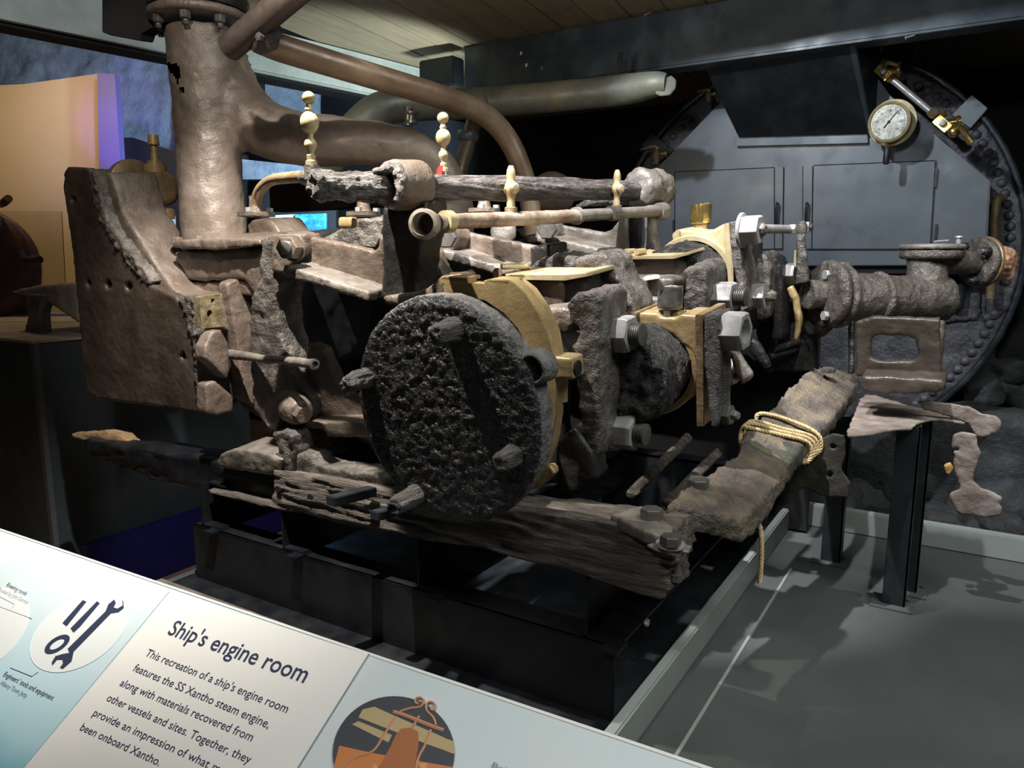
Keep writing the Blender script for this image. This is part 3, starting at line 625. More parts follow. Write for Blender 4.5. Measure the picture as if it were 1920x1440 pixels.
# --- foot of the engine
S('foot', [(404, 866), (412, 852), (440, 842), (490, 848), (528, 862), (524, 884), (505, 893), (440, 882), (408, 876)], 1.36, .15, 'grey', .007, .003, 35, label='pale flat foot with bolt hole')
S('foot_rib', [(512, 812), (530, 808), (548, 818), (552, 850), (545, 885), (520, 890), (515, 860), (520, 840)], 1.37, .08, 'rock', .006, .005, 35)
S('foot_bar', [(540, 848), (580, 855), (590, 872), (640, 882), (700, 890), (745, 905), (740, 918), (660, 905), (600, 900), (545, 888)], 1.38, .08, 'rock', .007, .004, 30)
obj('foot_hole', lathe([(.015, 0), (.015, .004), (0, .005)], PE(489, 855, 1.40), (0, -.35, 1), 16), MT['blackm'], EN)

# --- rocking shaft with its two brackets
sp = [PD(598, 348, 1.60), PD(640, 349, 1.63), PD(700, 350, 1.68), PD(752, 350, 1.72)]
obj('rocking_shaft', rough(tube([PD(585, 346, 1.59), PD(612, 348, 1.61), PD(650, 350, 1.64), PD(700, 351, 1.68), PD(720, 351, 1.70)], [.028, .034, .031, .034, .04], 20), .005, .007, (30, 30, 55), .003, 130, it=2), MT['shaft'], EN, 'splintered broken shaft end')
sh = obj('rocking_shaft', rough(tube([PD(760, 351, 1.72), PD(900, 352, 1.86), PD(1050, 355, 2.08), PD(1195, 358, 2.36)], .031, 24), .005, .0045, (5, 5, 110), .0008, 200, it=2), MT['shaft'], EN, 'long fibrous rocking shaft')
hb = PD(760, 348, 1.735)
dsh = (PD(1195, 358, 2.36)-PD(760, 351, 1.72)).normalized()
obj('shaft_hub', rough(lathe([(.036, -.055), (.052, -.05), (.058, -.03), (.058, .045), (.05, .05)], hb, dsh, 32), .006, .002, 25), MT['brown'], EN, 'ring hub clasping the shaft')
obj('hub_crust', rough(tube([PD(700, 325, 1.66), PD(722, 318, 1.665), PD(745, 318, 1.67), PD(752, 350, 1.66), PD(745, 378, 1.66)], [.010, .014, .016, .013, .008], 10), .004, .006, 60, .002), MT['rock'], EN, 'pale crust around the hub')
S('shaft_bracket', [(716, 380), (735, 395), (780, 395), (795, 375), (800, 420), (788, 460), (782, 520), (778, 572), (712, 560), (716, 500), (714, 430)], 1.44, .09, 'dark', .008, .0015, 15)
S('bracket_foot', [(775, 548), (800, 540), (830, 512), (845, 560), (800, 580), (725, 572), (712, 556)], 1.42, .13, 'brown', .008, .002, 20)
S('bracket_web', [(793, 470), (810, 470), (822, 500), (840, 525), (856, 535), (850, 560), (780, 560), (782, 500)], 1.56, .05, 'brown', .007, .002, 20, label='curved brown web')
hb2 = PD(1212, 354, 2.38)
obj('shaft_hub', rough(lathe([(.045, -.06), (.06, -.05), (.064, -.02), (.058, .03), (.066, .05), (.05, .10), (.03, .11)], hb2, dsh, 28), .007, .007, 28, .002), MT['grey'], EN, 'waxy grey far hub')
S('far_leg', [(1172, 385), (1192, 388), (1196, 420), (1193, 480), (1174, 480)], 2.33, .05, 'dark', .008, .002, 20)
S('far_leg', [(1206, 385), (1228, 385), (1222, 430), (1232, 470), (1240, 482), (1205, 482), (1207, 430)], 2.3, .05, 'grey', .008, .003, 25)
obj('splinter', rough(tube([PD(1075, 392, 2.45), PD(1110, 378, 2.42), PD(1160, 372, 2.38), PD(1180, 372, 2.36)], [.004, .016, .024, .02], 12), .006, .004, (20, 20, 60)), MT['shaft'], EN)

# --- oil manifold pipe
op = [PD(800, 417, 1.64), PD(900, 413, 1.78), PD(1000, 409, 1.93), PD(1085, 405, 2.06)]
om = obj('oil_manifold', rough(tube(op, .0185, 18, curve=False), .005, .0012, 40), mat('rusty_cream_pipe', (.16, .1, .065), (.3, .22, .16), (.42, .36, .28), .5, .2, 18, .3, 60, .002), EN, 'thin rusty pipe along the engine top')
obj('pipe_length', tube([PD(1085, 404, 2.06), PD(1160, 400, 2.18), PD(1232, 396, 2.33)], .0165, 16, curve=False), MT['grey'], om)
dvo = (op[-1]-op[0]).normalized()
em = PD(797, 420, 1.62)
obj('open_elbow', ringlathe([(.024, -.02), (.030, -.02), (.033, .0), (.033, .014), (.025, .016)], em, (.30, -.95, -.02), 32), MT['shellc'], om, 'open round pipe mouth')
obj('elbow_back', lathe([(.024, 0), (.024, .02), (.0, .021)], em+YV*.015, YV, 20), MT['dark'], om)
obj('collar', lathe([(.025, 0), (.025, .022), (.022, .024)], PD(832, 416, 1.68), dvo, 24), MT['brassl'], om, 'pale brass collar')
obj('collar', lathe([(.024, 0), (.024, .014)], PD(1078, 405, 2.05), dvo, 24), MT['grey'], om)
obj('collar', lathe([(.025, -.02), (.027, .0), (.027, .02), (.02, .03)], PD(1238, 396, 2.35), dvo, 24), MT['grey'], om)
obj('collar', lathe([(.021, -.02), (.021, .02)], PD(1150, 400, 2.16), dvo, 24), MT['steeld'], om)
for px, py, d_, s in [(958, 350, 1.87, 1.0), (1156, 345, 2.22, .95)]:
    obj('tap_saddle', lathe([(.016, -.012), (.016, .008), (.014, .010)], PD(px, py+46, d_), ZV, 16), MT['bronze'], EN)
    c = PD(px, py+42, d_)
    tp = obj('oil_tap', lathe([(.011*s, 0), (.011*s, .014), (.009*s, .02), (.010*s, .03), (.015*s, .038), (.018*s, .05), (.014*s, .062), (.010*s, .072), (.012*s, .082), (.010*s, .095), (.006*s, .105)], c, ZV, 16), MT['brassl'], EN, 'small brass tap on the manifold')
    obj('tap_boss', lathe([(.012*s, 0), (.014*s, .018), (.008*s, .024), (0, .025)], c+ZV*.05, (1, -.5, 0), 14), MT['brassl'], tp)
    obj('tap_boss', lathe([(.010*s, 0), (.008*s, .016), (0, .018)], c+ZV*.046, (-.8, -.9, 0), 12), MT['bronze'], tp)
# --- oil cups, turned
def oilcup(px, py, d_, s, ring, red=False):
    b0 = PD(px, py, d_)   # foot
    pr = [(.018, 0), (.018, .012), (.013, .016), (.014, .03), (.009, .036), (.012, .046), (.018, .054), (.020, .064), (.017, .074), (.010, .082), (.010, .094), (.014, .098), (.022, .106), (.0275, .118), (.0295, .130), (.0275, .142), (.021, .153), (.012, .160), (.014, .167), (.011, .174), (.008, .184), (.005, .192), (0, .194)]
    o = obj('oil_cup', lathe([(r*s, h*s) for r, h in pr], b0, ZV, 28), MT['brassl'], EN, 'turned brass oil cup with finial')
    if ring: obj('finial_ring', ringlathe([(.012, -.004), (.018, -.004), (.018, .004), (.012, .004)], b0+ZV*.202*s, (1, -.4, 0), 20), MT['brassl'], o)
    else: obj('finial_ball', lathe([(0, -.013)]+[(.014*math.sin(t), -.014*math.cos(t)) for t in np.linspace(.4, 2.74, 8)]+[(0, .013)], b0+ZV*.202*s, ZV, 14), MT['brassl'], o)
    obj('foot_nut', lathe([(.017, -.03), (.017, 0)], b0, ZV, 6), MT['grey'], o)
    if red: obj('tag', slab([PD(x, y, d_-.02) for x, y in [(818, 326), (822, 312), (830, 310), (828, 330)]], EV*.002), MT['red'], o, 'small red tag')
oilcup(584, 310, 1.62, .69, False); oilcup(832, 322, 1.82, .62, False, True)
obj('oil_feed_pipe', tube([PD(585, 330, 1.66), PD(540, 333, 1.74), PD(505, 340, 1.8), PD(483, 365, 1.84), PD(480, 405, 1.86)], .013, 14), MT['bronze'], EN, 'thin bent feed pipe')
obj('feed_elbow', rough(lathe([(.018, -.02), (.018, .02)], PD(577, 332, 1.65), (-1, .4, 0), 16), .004, .001, 40), MT['grey'], EN)
for px, py, d_ in [(481, 406, 1.86), (682, 405, 1.95), (908, 398, 2.1)]:
    c = PD(px, py, d_); o = obj('pipe_flange', lathe([(.045, 0), (.045, .010), (.02, .012), (.016, .03), (.016, .05)], c, ZV, 24), MT['brown'], EN)
    for t in (2.5, -1.2, .5): obj('flange_bolt', lathe([(.009, 0), (.009, .01)], c+Vector((.034*math.cos(t), .034*math.sin(t), .010)), ZV, 6), MT['steel'], o)
S('dome', [(455, 445), (458, 425), (470, 412), (505, 412), (520, 430), (530, 445)], 1.8, .14, 'brown', .01, .004, 20)
S('grey_lump', [(596, 450), (640, 428), (656, 414), (690, 410), (714, 409), (716, 470), (650, 464)], 1.62, .12, 'rock', .008, .008, 25, amp2=.002)
S('cylinder_cover', [(560, 440), (600, 443), (700, 456), (712, 480), (560, 490)], 1.68, .3, 'brown', .012, .005, 18)
obj('copper_packing', rough(box(PD(652, 418, 2.0), .05, .03, .03), .006, .002, 30), MT['brass'], EN)
S('mid_engine_bed', [(830, 480), (1000, 505), (1180, 500), (1350, 560), (1400, 640), (1180, 640), (1000, 620), (840, 560)], 2.35, .3, 'dark', .02, .004, 14)
S('upper_casting', [(850, 470), (1040, 440), (1200, 470), (1200, 530), (1080, 520), (900, 500)], 2.45, .25, 'dark', .02, .004, 14)
c = PD(945, 436, 2.5); obj('grey_flange', rough(lathe([(.045, 0), (.045, .02), (.025, .03)], c, (.5, -1, .1), 24), .007, .002, 30), MT['grey'], EN)
obj('rocker_block', rough(slab([PD(x, y, 2.65) for x, y in [(965, 430), (1003, 425), (1003, 455), (985, 460)]], EV*.1), .008, .004, 30), MT['rock'], EN)

# --- crank disc
DC = PE(828, 775, 1.245); DR = .24
n = 72; rnd = [1+.010*noise.noise(Vector((math.cos(i/n*6.283)*2, math.sin(i/n*6.283)*2, 3))) for i in range(n)]
bm = bmesh.new()
def dring(y, r): return [bm.verts.new(DC+EV*y+XV*(r*rnd[i]*math.cos(2*math.pi*i/n))+SV*(1.04*r*rnd[i]*math.sin(2*math.pi*i/n))) for i in range(n)]
rr_ = [dring(0, .02), dring(0, DR-.012), dring(.008, DR), dring(.055, DR), dring(.06, DR-.01), dring(.06, .02)]
for p_, q_ in zip(rr_, rr_[1:]):
    for i in range(n): bm.faces.new((p_[i], p_[(i+1) % n], q_[(i+1) % n], q_[i]))
bm.faces.new(rr_[0][::-1]); bm.faces.new(rr_[-1])
dm = rough(bm2me(bm), .005, .0022, 60, .0018, 170, it=2)
dd = obj('crank_disc', dm, MT['black'], EN, 'big black pitted disc facing out')
dm.materials.append(MT['rim'])
nv = len(dm.polygons)
for p_ in dm.polygons:
    if abs(p_.normal.dot(EV)) < .5: 
        c_ = p_.center+EN.location-DC
        if (c_-EV*c_.dot(EV)).length > DR-.022: p_.material_index = 1
def diskpt(px, py, y=1.245): return PE(px, py, y)
obj('crank_pin_boss', rough(ringlathe([(.024, .000), (.030, .000), (.036, .012), (.037, .055), (.024, .055)], diskpt(994, 694, 1.25), EV, 28), .006, .002, 30), MT['rim'], EN, 'round crank pin hole')
obj('pin_hole', lathe([(.025, .0), (.025, .01), (0, .011)], diskpt(994, 694, 1.28), EV, 20), MT['blackm'], EN)
for px, py, dx, dy, l, r in [(858, 616, -10, 8, .075, .024), (694, 706, -30, 14, .075, .022), (968, 850, -14, 8, .06, .023), (786, 924, -26, 18, .085, .024)]:
    a_ = diskpt(px, py, 1.26); b_ = diskpt(px, py, 1.245)-EV*l
    obj('disc_stud', rough(tube([a_, (a_+b_)/2, b_], [r*1.15, r, r*.8], 14), .004, .0045, (80, 12, 80), .002, 140, it=1), MT['woodend'], EN, 'gnarled stud on the disc')
obj('crank_shaft', rough(lathe([(.07, 0), (.07, .6)], DC+EV*.05, EV, 24), .014, .002, 20), MT['dark'], EN)

# --- brass strap and its fittings
S('eccentric_strap', [(800, 553), (822, 522), (834, 518), (876, 521), (877, 532), (908, 534), (914, 524), (956, 525), (966, 531), (985, 550), (1008, 585), (1024, 620), (1036, 665), (1042, 720), (1043, 780), (1032, 840), (1012, 890), (985, 925), (965, 915), (990, 870), (1008, 820), (1014, 760), (1010, 700), (995, 655), (972, 615), (945, 585), (910, 562), (870, 553), (830, 556)], 1.42, .035, 'brass', 0, .0008, 12, label='golden brass eccentric strap')
S('strap_rim', [(905, 526), (960, 526), (985, 545), (1010, 580), (1030, 625), (1040, 680), (1042, 760), (1020, 700), (1005, 640), (975, 590), (945, 560)], 1.45, .05, 'brass', 0)
for a_, b_ in [((828, 519), (874, 521)), ((914, 524), (954, 526))]:
    obj('strap_lug', slab([PE(a_[0], a_[1]+6, 1.42), PE(b_[0], b_[1]+8, 1.42), PE(b_[0], b_[1], 1.42), PE(a_[0], a_[1], 1.42)], EV*.06, bev=.002), MT['brass'], EN)
lc = PE(1052, 690, 1.45)
obj('brass_block', rough(slab([PE(x, y, 1.42) for x, y in [(1026, 668), (1072, 672), (1076, 712), (1034, 715)]], EV*.055), .0045, .0008, 40, .0003), MT['brass'], EN, 'brass block with round eye')
obj('block_eye', lathe([(.017, -.003), (.017, .001), (0, .002)], PX(1084, 690, PE(1075, 690, 1.42).x+.001)-YV*.0, XV, 20), MT['blackm'], EN)
obj('brass_stud', lathe([(.02, 0), (.02, .05), (.024, .052), (.024, .06)], PE(1048, 752, 1.46), ZV, 20), MT['brass'], EN)
S('strap_tail', [(1030, 750), (1045, 750), (1044, 800), (1035, 850), (1025, 835)], 1.46, .03, 'brass', .006, .001, 30)
S('strap_lower_lug', [(1012, 880), (1030, 872), (1040, 888), (1030, 900), (1012, 915), (990, 920), (998, 900)], 1.45, .03, 'brass', .005, .001, 30, [ell(1029, 884, 4, 5, 8)])

# --- first bearing: jaw, shells, cap, nuts
S('bearing_jaw', [(1062, 572), (1080, 552), (1118, 545), (1127, 560), (1125, 700), (1121, 850), (1112, 866), (1098, 850), (1088, 790), (1078, 710), (1070, 650), (1085, 620), (1066, 600)], 1.53, .15, 'rock', .007, .005, 24, amp2=.0012, label='lumpy grey first bearing jaw')
obj('jaw_boss', rough(lathe([(.045, -.02), (.045, .0), (.03, .004)], PX(1140, 620, -.722), XV, 20), .006, .003, 30), MT['rock'], EN)
S('lower_strut', [(1040, 830), (1075, 800), (1110, 850), (1118, 900), (1080, 930), (1040, 935)], 1.52, .08, 'dark', .01, .003, 20)
S('grey_wedge', [(1078, 490), (1095, 478), (1128, 474), (1145, 490), (1155, 520), (1185, 565), (1192, 590), (1165, 600), (1110, 600), (1085, 560)], 1.80, .14, 'rock', .007, .006, 24, amp2=.002, label='tall grey lump')
S('grey_lump', [(990, 508), (1005, 490), (1040, 478), (1068, 483), (1080, 512), (1040, 520)], 1.86, .12, 'rock', .008, .008, 24, amp2=.002)
S('steam_chest_cover', [(946, 514), (1058, 516), (1100, 511), (1101, 519), (1058, 527), (950, 525)], 1.64, .16, 'brassl', 0, .0006, 30, label='pale brass cover plate')
obj('cover_hinge', tube([PE(940, 500, 1.66), PE(985, 499, 1.72), PE(988, 503, 1.72)], .008, 10), MT['brassl'], EN)
obj('hinge_screw', lathe([(.013, 0), (.013, .006)], PE(934, 512, 1.63), -YV, 14), MT['bronze'], EN)
S('chest_casting', [(960, 525), (1035, 525), (1058, 530), (1058, 580), (1050, 580), (1020, 572), (985, 575)], 1.66, .12, 'brown', .008, .005, 25)
S('dark_block', [(1050, 528), (1098, 520), (1096, 560), (1058, 578)], 1.67, .1, 'dark', .008, .001, 20)
S('bracket_step', [(1000, 582), (1030, 577), (1068, 577), (1076, 590), (1073, 620), (1060, 630), (1032, 625), (1018, 600)], 1.56, .1, 'brown', .008, .004, 30)
AX = Vector((1, -.08, .02))
hexnut(EN, PX(1150, 625, -.716), AX, .080, .05, 'steel', stud=.028, sr=.026, washer=1.12, ph=.15)
hexnut(EN, PX(1160, 808, -.716), AX, .078, .048, 'steel', stud=.028, sr=.026, ph=.6, washer=1.1)
jc = PE(1165, 714, 1.64)
obj('crank_journal', rough(lathe([(.10, 0), (.112, .01), (.116, .06), (.112, .12), (.115, .3)], jc, EV, 40), .006, .009, (30, 60, 30), .002, 140, it=2), MT['lag'], EN, 'fibrous charred crank journal')
S('brass_shell', [(1188, 602), (1200, 586), (1232, 588), (1240, 596), (1268, 596), (1276, 590), (1308, 592), (1310, 640), (1310, 680), (1290, 655), (1262, 628), (1235, 618), (1200, 622)], 1.80, .13, 'brass', .005, .0008, 14, label='golden bearing shell')
obj('shell_ring', ringlathe([(.117, .0), (.130, .0), (.134, .01), (.134, .10), (.117, .10)], jc+EV*.16, EV, 56), MT['brass'], EN, 'brass ring round the journal')
S('shell_flange', [(1303, 590), (1319, 590), (1320, 800), (1306, 800)], 1.75, .18, 'bronze', 0)
obj('shell_flange', slab([PE(x, y, 1.79) for x, y in [(1176, 597), (1186, 586), (1196, 586), (1188, 612), (1180, 612)]], EV*.16, bev=.002), MT['bronze'], EN)
S('bearing_cap', [(1318, 594), (1348, 590), (1350, 660), (1348, 780), (1345, 803), (1334, 800), (1320, 690)], 1.74, .10, 'woodend', .005, .004, (60, 60, 12), label='dark split bearing cap')
hexnut(EN, PX(1358, 620, -.503), AX, .084, .052, 'steel', sr=.03, ph=.15, hole=True)
hexnut(EN, PX(1358, 777, -.50), AX, .045, .02, 'steeld', stud=.018, sr=.013, chew=True)
cu_ = PE(1256, 580, 1.84)
obj('broken_oil_cup', rough(lathe([(.030, 0), (.032, .006), (.031, .06), (.027, .06), (.027, .02), (0, .018)], cu_, ZV, 28), .0035, .0012, 50), MT['steeld'], EN, 'broken iron oil cup')
obj('cup_fang', slab([PE(x, y, 1.815) for x, y in [(1233, 545), (1235, 524), (1250, 545)]], EV*.004), MT['steeld'], EN)
obj('cup_stem', lathe([(.008, -.05), (.009, 0)], cu_-ZV*.002-YV*.02, ZV, 10), MT['steeld'], EN)
obj('shell_saddle', rough(box(PE(1256, 592, 1.86), .075, .06, .03), .005, .0005, 20), MT['brass'], EN)
S('stay_plate', [(1365, 655), (1380, 660), (1412, 705), (1390, 725), (1375, 700)], 1.95, .03, 'grey', .008, .003, 25)
hexnut(EN, PD(1366, 697, 2.0), AX, .066, .02, 'steel', stud=.034, sr=.022)
S('stay_plate', [(1405, 630), (1420, 640), (1445, 690), (1430, 695), (1405, 660)], 2.1, .03, 'dark', .008, .003, 25)

# --- second bearing
S('second_chest_cover', [(1174, 478), (1195, 482), (1262, 480), (1282, 474), (1284, 480), (1264, 486), (1178, 487)], 2.08, .18, 'brassl', 0, .0006, 30, label='second brass cover plate')
for px in (1180, 1200): obj('cover_hinge', tube([PE(px-6, 472, 2.1), PE(px+8, 471, 2.16)], .009, 10, curve=False), MT['brassl'], EN)
S('second_chest', [(1170, 486), (1180, 484), (1268, 486), (1270, 520), (1240, 526), (1180, 522), (1172, 500)], 2.1, .14, 'brown', .009, .004, 25)
S('second_step', [(1168, 522), (1200, 520), (1262, 522), (1262, 556), (1230, 562), (1190, 560), (1175, 540)], 2.02, .16, 'grey', .009, .003, 28)
obj('white_label', slab([PE(x, y, 2.0) for x, y in [(1207, 519), (1230, 516), (1233, 523), (1208, 527)]], EV*.02, bev=.001), MT['cream'], EN, 'small white block')
S('under_step', [(1190, 565), (1215, 558), (1240, 560), (1240, 590), (1200, 588)], 1.98, .1, 'grey', .009, .004, 28)
S('second_jaw', [(1277, 510), (1290, 500), (1315, 497), (1325, 508), (1325, 540), (1322, 592), (1310, 596), (1278, 585), (1286, 545), (1285, 520)], 2.0, .18, 'rock', .007, .005, 24, amp2=.0012, label='lumpy grey second bearing jaw')
hexnut(EN, PX(1341, 557, -.617), AX, .078, .056, 'steel', stud=.034, sr=.025, washer=1.12, ph=.15)
j2 = PE(1262, 535, 2.18)
obj('crank_journal', rough(lathe([(.10, 0), (.112, .01), (.116, .05), (.112, .1), (.115, .3)], j2, EV, 40), .007, .009, (30, 60, 30), .002, 140, it=2), MT['lag'], EN)
obj('shell_ring', ringlathe([(.117, .0), (.13, .0), (.134, .01), (.134, .12), (.117, .12)], j2+EV*.16, EV, 56), MT['brassl'], EN)
S('brass_shell', [(1262, 436), (1270, 430), (1300, 432), (1306, 436), (1330, 434), (1356, 420), (1364, 432), (1368, 480), (1372, 530), (1358, 540), (1356, 500), (1345, 475), (1320, 458), (1290, 452), (1264, 458)], 2.36, .13, 'brassl', .006, .0008, 14, label='golden shell of the second bearing')
obj('shell_flange', slab([PE(x, y, 2.35) for x, y in [(1260, 440), (1268, 431), (1274, 432), (1272, 462), (1264, 462)]], EV*.16, bev=.002), MT['brassl'], EN)
S('shell_flange', [(1356, 420), (1366, 418), (1375, 500), (1376, 540), (1366, 540)], 2.34, .16, 'brassl', 0)
S('bearing_cap', [(1367, 418), (1386, 412), (1390, 450), (1395, 520), (1402, 580), (1388, 592), (1382, 540), (1370, 480)], 2.30, .2, 'rock', .007, .006, (30, 30, 18), label='rough upright second bearing cap')
S('cap_back', [(1390, 440), (1414, 455), (1412, 560), (1404, 570)], 2.42, .12, 'dark', .009, .002, 20)
hexnut(EN, PX(1395, 432, -.60), AX, .08, .05, 'steel', stud=.016, sr=.02, washer=1.12, chew=True, ph=.15)
c = PD(1314, 421, 2.42)
obj('brass_oil_cup', lathe([(.024, 0), (.032, .004), (.033, .012), (.034, .062), (.03, .062), (.028, .015), (0, .013)], c, ZV, 28), MT['goldb'], EN, 'broken polished brass oil cup')
obj('cup_spout', slab([PD(x, y, 2.39) for x, y in [(1312, 382), (1330, 379), (1331, 396), (1316, 394)]], FW*.012, bev=.001), MT['goldb'], EN)
obj('cup_neck', rough(lathe([(.012, -.04), (.022, -.005), (.024, 0)], c, ZV, 18), .005, .001, 30), MT['brassl'], EN)
rt = [PD(1428, 429, 2.28), PD(1482, 430, 2.45)]
obj('turnbuckle', lathe([(.014, 0), (.014, (rt[1]-rt[0]).length)], rt[0], rt[1]-rt[0], 16), MT['steel'], EN, 'bright steel link rod')
hexnut(EN, PD(1481, 430, 2.44), AX, .03, .02, 'steel', name='link_nut'); hexnut(EN, PD(1508, 426, 2.50), AX, .034, .018, 'steel', stud=.01, name='link_nut')
obj('valve_lever', rough(slab([PE(x, y, 2.58) for x, y in [(1493, 428), (1496, 415), (1506, 413), (1512, 425), (1508, 450), (1514, 490), (1516, 530), (1490, 535), (1494, 480), (1492, 450)]], EV*.03), .006, .004, 35, .001), MT['wax'], EN, 'upright corroded lever arm')
obj('lever_strip', slab([PE(x, y, 2.6) for x, y in [(1489, 470), (1493, 468), (1493, 500), (1488, 500)]], EV*.02), MT['brassl'], EN)
hexnut(EN, PX(1409, 554, -.595), AX, .07, .046, 'steel', stud=.03, sr=.018, washer=1.15, chew=True, ph=.15)
S('third_jaw', [(1410, 495), (1416, 480), (1430, 474), (1440, 482), (1443, 500), (1442, 560), (1438, 600), (1415, 600), (1412, 540)], 2.48, .14, 'rock', .008, .005, 24, amp2=.001)
S('third_cap', [(1440, 480), (1455, 482), (1466, 500), (1468, 640), (1445, 640), (1442, 540)], 2.56, .12, 'dark', .01, .003, 20)
hexnut(EN, PX(1461, 514, -.568), AX, .066, .055, 'steel', stud=.022, sr=.021, washer=1.12, ph=.15)
S('brass_quadrant', [(1473, 540), (1485, 535), (1497, 560), (1503, 600), (1498, 630), (1486, 650), (1490, 610), (1486, 570)], 2.5, .03, 'brass', .007, .001, 20, label='thin brass quadrant arc')
S('dark_frame', [(1410, 590), (1500, 560), (1530, 600), (1530, 700), (1430, 700)], 2.7, .1, 'dark', .014, .004, 18)
for px, py in ((1450, 655), (1440, 670)): obj('frame_bar', tube([PD(px, py, 2.5), PD(px+70, py-20, 2.6)], .012, 10, curve=False), MT['dark'], EN)
obj('taper_lug', rough(slab([PD(x, y, 2.0) for x, y in [(1240, 600), (1260, 596), (1262, 620), (1250, 640)]], EV*.01), .005, .001, 30), MT['steeld'], EN)
obj('pipe_stub', lathe([(.012, 0), (.012, .05), (.016, .05), (.016, .06)], PD(766, 236, 2.42), ZV, 16), MT['steeld'], cl)
obj('pipe_stub', lathe([(.02, 0), (.02, .01), (.012, .012), (.012, .025), (.024, .03), (.024, .036)], PD(772, 232, 2.42), ZV, 18), MT['steeld'], cl)
obj('branch_boss', rough(lathe([(0, -.09)]+[(.09*math.sin(t), -.09*math.cos(t)) for t in np.linspace(.4, 2.74, 9)]+[(0, .09)], PD(1035, 365, 2.9), ZV, 24), .012, .002, 20), MT['brown'], EN)

# ================================================================ FEED PUMP on the right
PU = empty('feed_pump', PD(1690, 740, 2.45), 'waxy brown feed pump with torn copper outlet on a windowed iron stand', 'pump')
def PUo(name, me, m, label=None): return obj(name, me, MT[m], PU, label)
pa, pb_ = PD(1570, 557, 2.43), PD(1768, 560, 2.52); pd_ = (pb_-pa).normalized()
PUo('barrel', rough(tube([pa, pa+(pb_-pa)*.25, pa+(pb_-pa)*.5, pb_], [.078, .080, .074, .078], 32), .007, .0025, 22, .0008), 'wax', 'fat corroded pump barrel')
PUo('barrel_band', rough(lathe([(.086, 0), (.086, .02)], PD(1640, 558, 2.45), pd_, 32), .007, .002, 30), 'wax')
PUo('end_flange', rough(lathe([(.03, -.02), (.105, -.015), (.112, 0), (.105, .016), (.05, .02)], PD(1552, 552, 2.43), pd_, 40), .006, .0025, 30, .001), 'wax')
PUo('end_flange', rough(lathe([(.03, -.02), (.105, -.013), (.110, 0), (.105, .013), (.05, .02)], PD(1571, 553, 2.44), pd_, 40), .006, .0025, 30, .001), 'wax')
PUo('neck', rough(lathe([(.05, 0), (.045, .05), (.05, .09)], PD(1512, 552, 2.43), pd_, 24), .006, .004, 30), 'wax')
PUo('dark_socket', rough(lathe([(.07, 0), (.08, .03), (.06, .06)], PD(1520, 590, 2.5), pd_, 24), .01, .003, 30), 'dark')
for px, py in [(1546, 515), (1580, 517), (1543, 592), (1580, 598)]: hexnut(PU, PD(px, py, 2.40), pd_, .028, .014, 'steel', name='flange_nut')
ra = PD(1735, 520, 2.5)
PUo('riser', rough(tube([PD(1738, 545, 2.5), PD(1738, 470, 2.5)], .062, 28, curve=False), .007, .003, 24, .001), 'wax')
PUo('riser_flange', rough(lathe([(.09, -.03), (.098, -.025), (.098, -.006), (.095, 0)], PD(1748, 469, 2.5), (-.0, .0, 1), 36), .007, .002, 30), 'wax')
PUo('cover_plate', rough(lathe([(.098, 0), (.10, .002), (.10, .014), (.098, .018)], PD(1748, 468, 2.5), (-.0, .0, 1), 36), .006, .001, 30), 'grey', 'flat grey cover plate')
PUo('cotter_pin', tube([PD(1752, 453, 2.42), PD(1778, 451, 2.42)], .0035, 6, curve=False), 'steel'); PUo('cover_bolt', lathe([(.008, 0), (.008, .018), (.013, .02), (.01, .026)], PD(1797, 457, 2.48), ZV, 10), 'steel')
PUo('side_branch', rough(tube([PD(1745, 492, 2.5), PD(1790, 492, 2.52), PD(1828, 492, 2.54)], [.045, .04, .044], 24), .007, .003, 28, .001), 'wax')
fc = PD(1833, 491, 2.54)
PUo('branch_flange', rough(lathe([(.080, -.012), (.084, 0), (.084, .012)], fc, pd_, 36), .006, .003, 30), 'wax')
PUo('brass_flange', lathe([(.083, 0), (.086, .003), (.086, .012), (.08, .014)], fc+pd_*.014, pd_, 36), 'bronze', 'bronze mating flange')
for t in (.9, 2.6, 4.4): 
    a__, u__, v__ = frame(pd_); hexnut(PU, fc+(u__*math.cos(t)+v__*math.sin(t))*.066-pd_*.014, -pd_, .026, .02, 'paint', stud=.012, name='flange_nut')
PUo('torn_copper', rough(loft([[fc+pd_*h+(u__*math.cos(t)*rx+v__*math.sin(t)*rz) for t in np.linspace(0, 6.283, 12, endpoint=False)] for h, rx, rz in [(.02, .045, .045), (.07, .045, .045), (.10, .042, .046), (.13, .026, .052), (.155, .016, .03)]]), .005, .016, (18, 18, 26), .004, 60, it=1), 'rawcu', 'torn bright copper pipe end')
st = [(1604, 604), (1618, 600), (1640, 594), (1762, 598), (1764, 700), (1758, 712), (1604, 706)]
PUo('stand', rough(slab([PE(x, y, 2.42) for x, y in st], EV*.035, [[PE(x, y, 2.42) for x, y in [(1632, 640), (1640, 630), (1700, 630), (1718, 636), (1720, 668), (1712, 678), (1650, 678), (1632, 672)]]]), .0065, .003, 28, .0008), 'wax2', 'iron stand pierced by a window')
PUo('stand_rib', rough(tube([PD(1765, 600, 2.42), PD(1755, 715, 2.42)], .014, 14, curve=False), .006, .003, 28), 'wax2')
PUo('stand_leg', rough(tube([PD(1597, 600, 2.42), PD(1596, 700, 2.42)], .011, 12, curve=False), .006, .003, 28), 'dark')
PUo('stand_base', rough(slab([PE(x, y, 2.33) for x, y in [(1612, 705), (1764, 712), (1776, 722), (1765, 735), (1720, 740), (1618, 737)]], EV*.14), .008, .004, 28, .001), 'wax2')

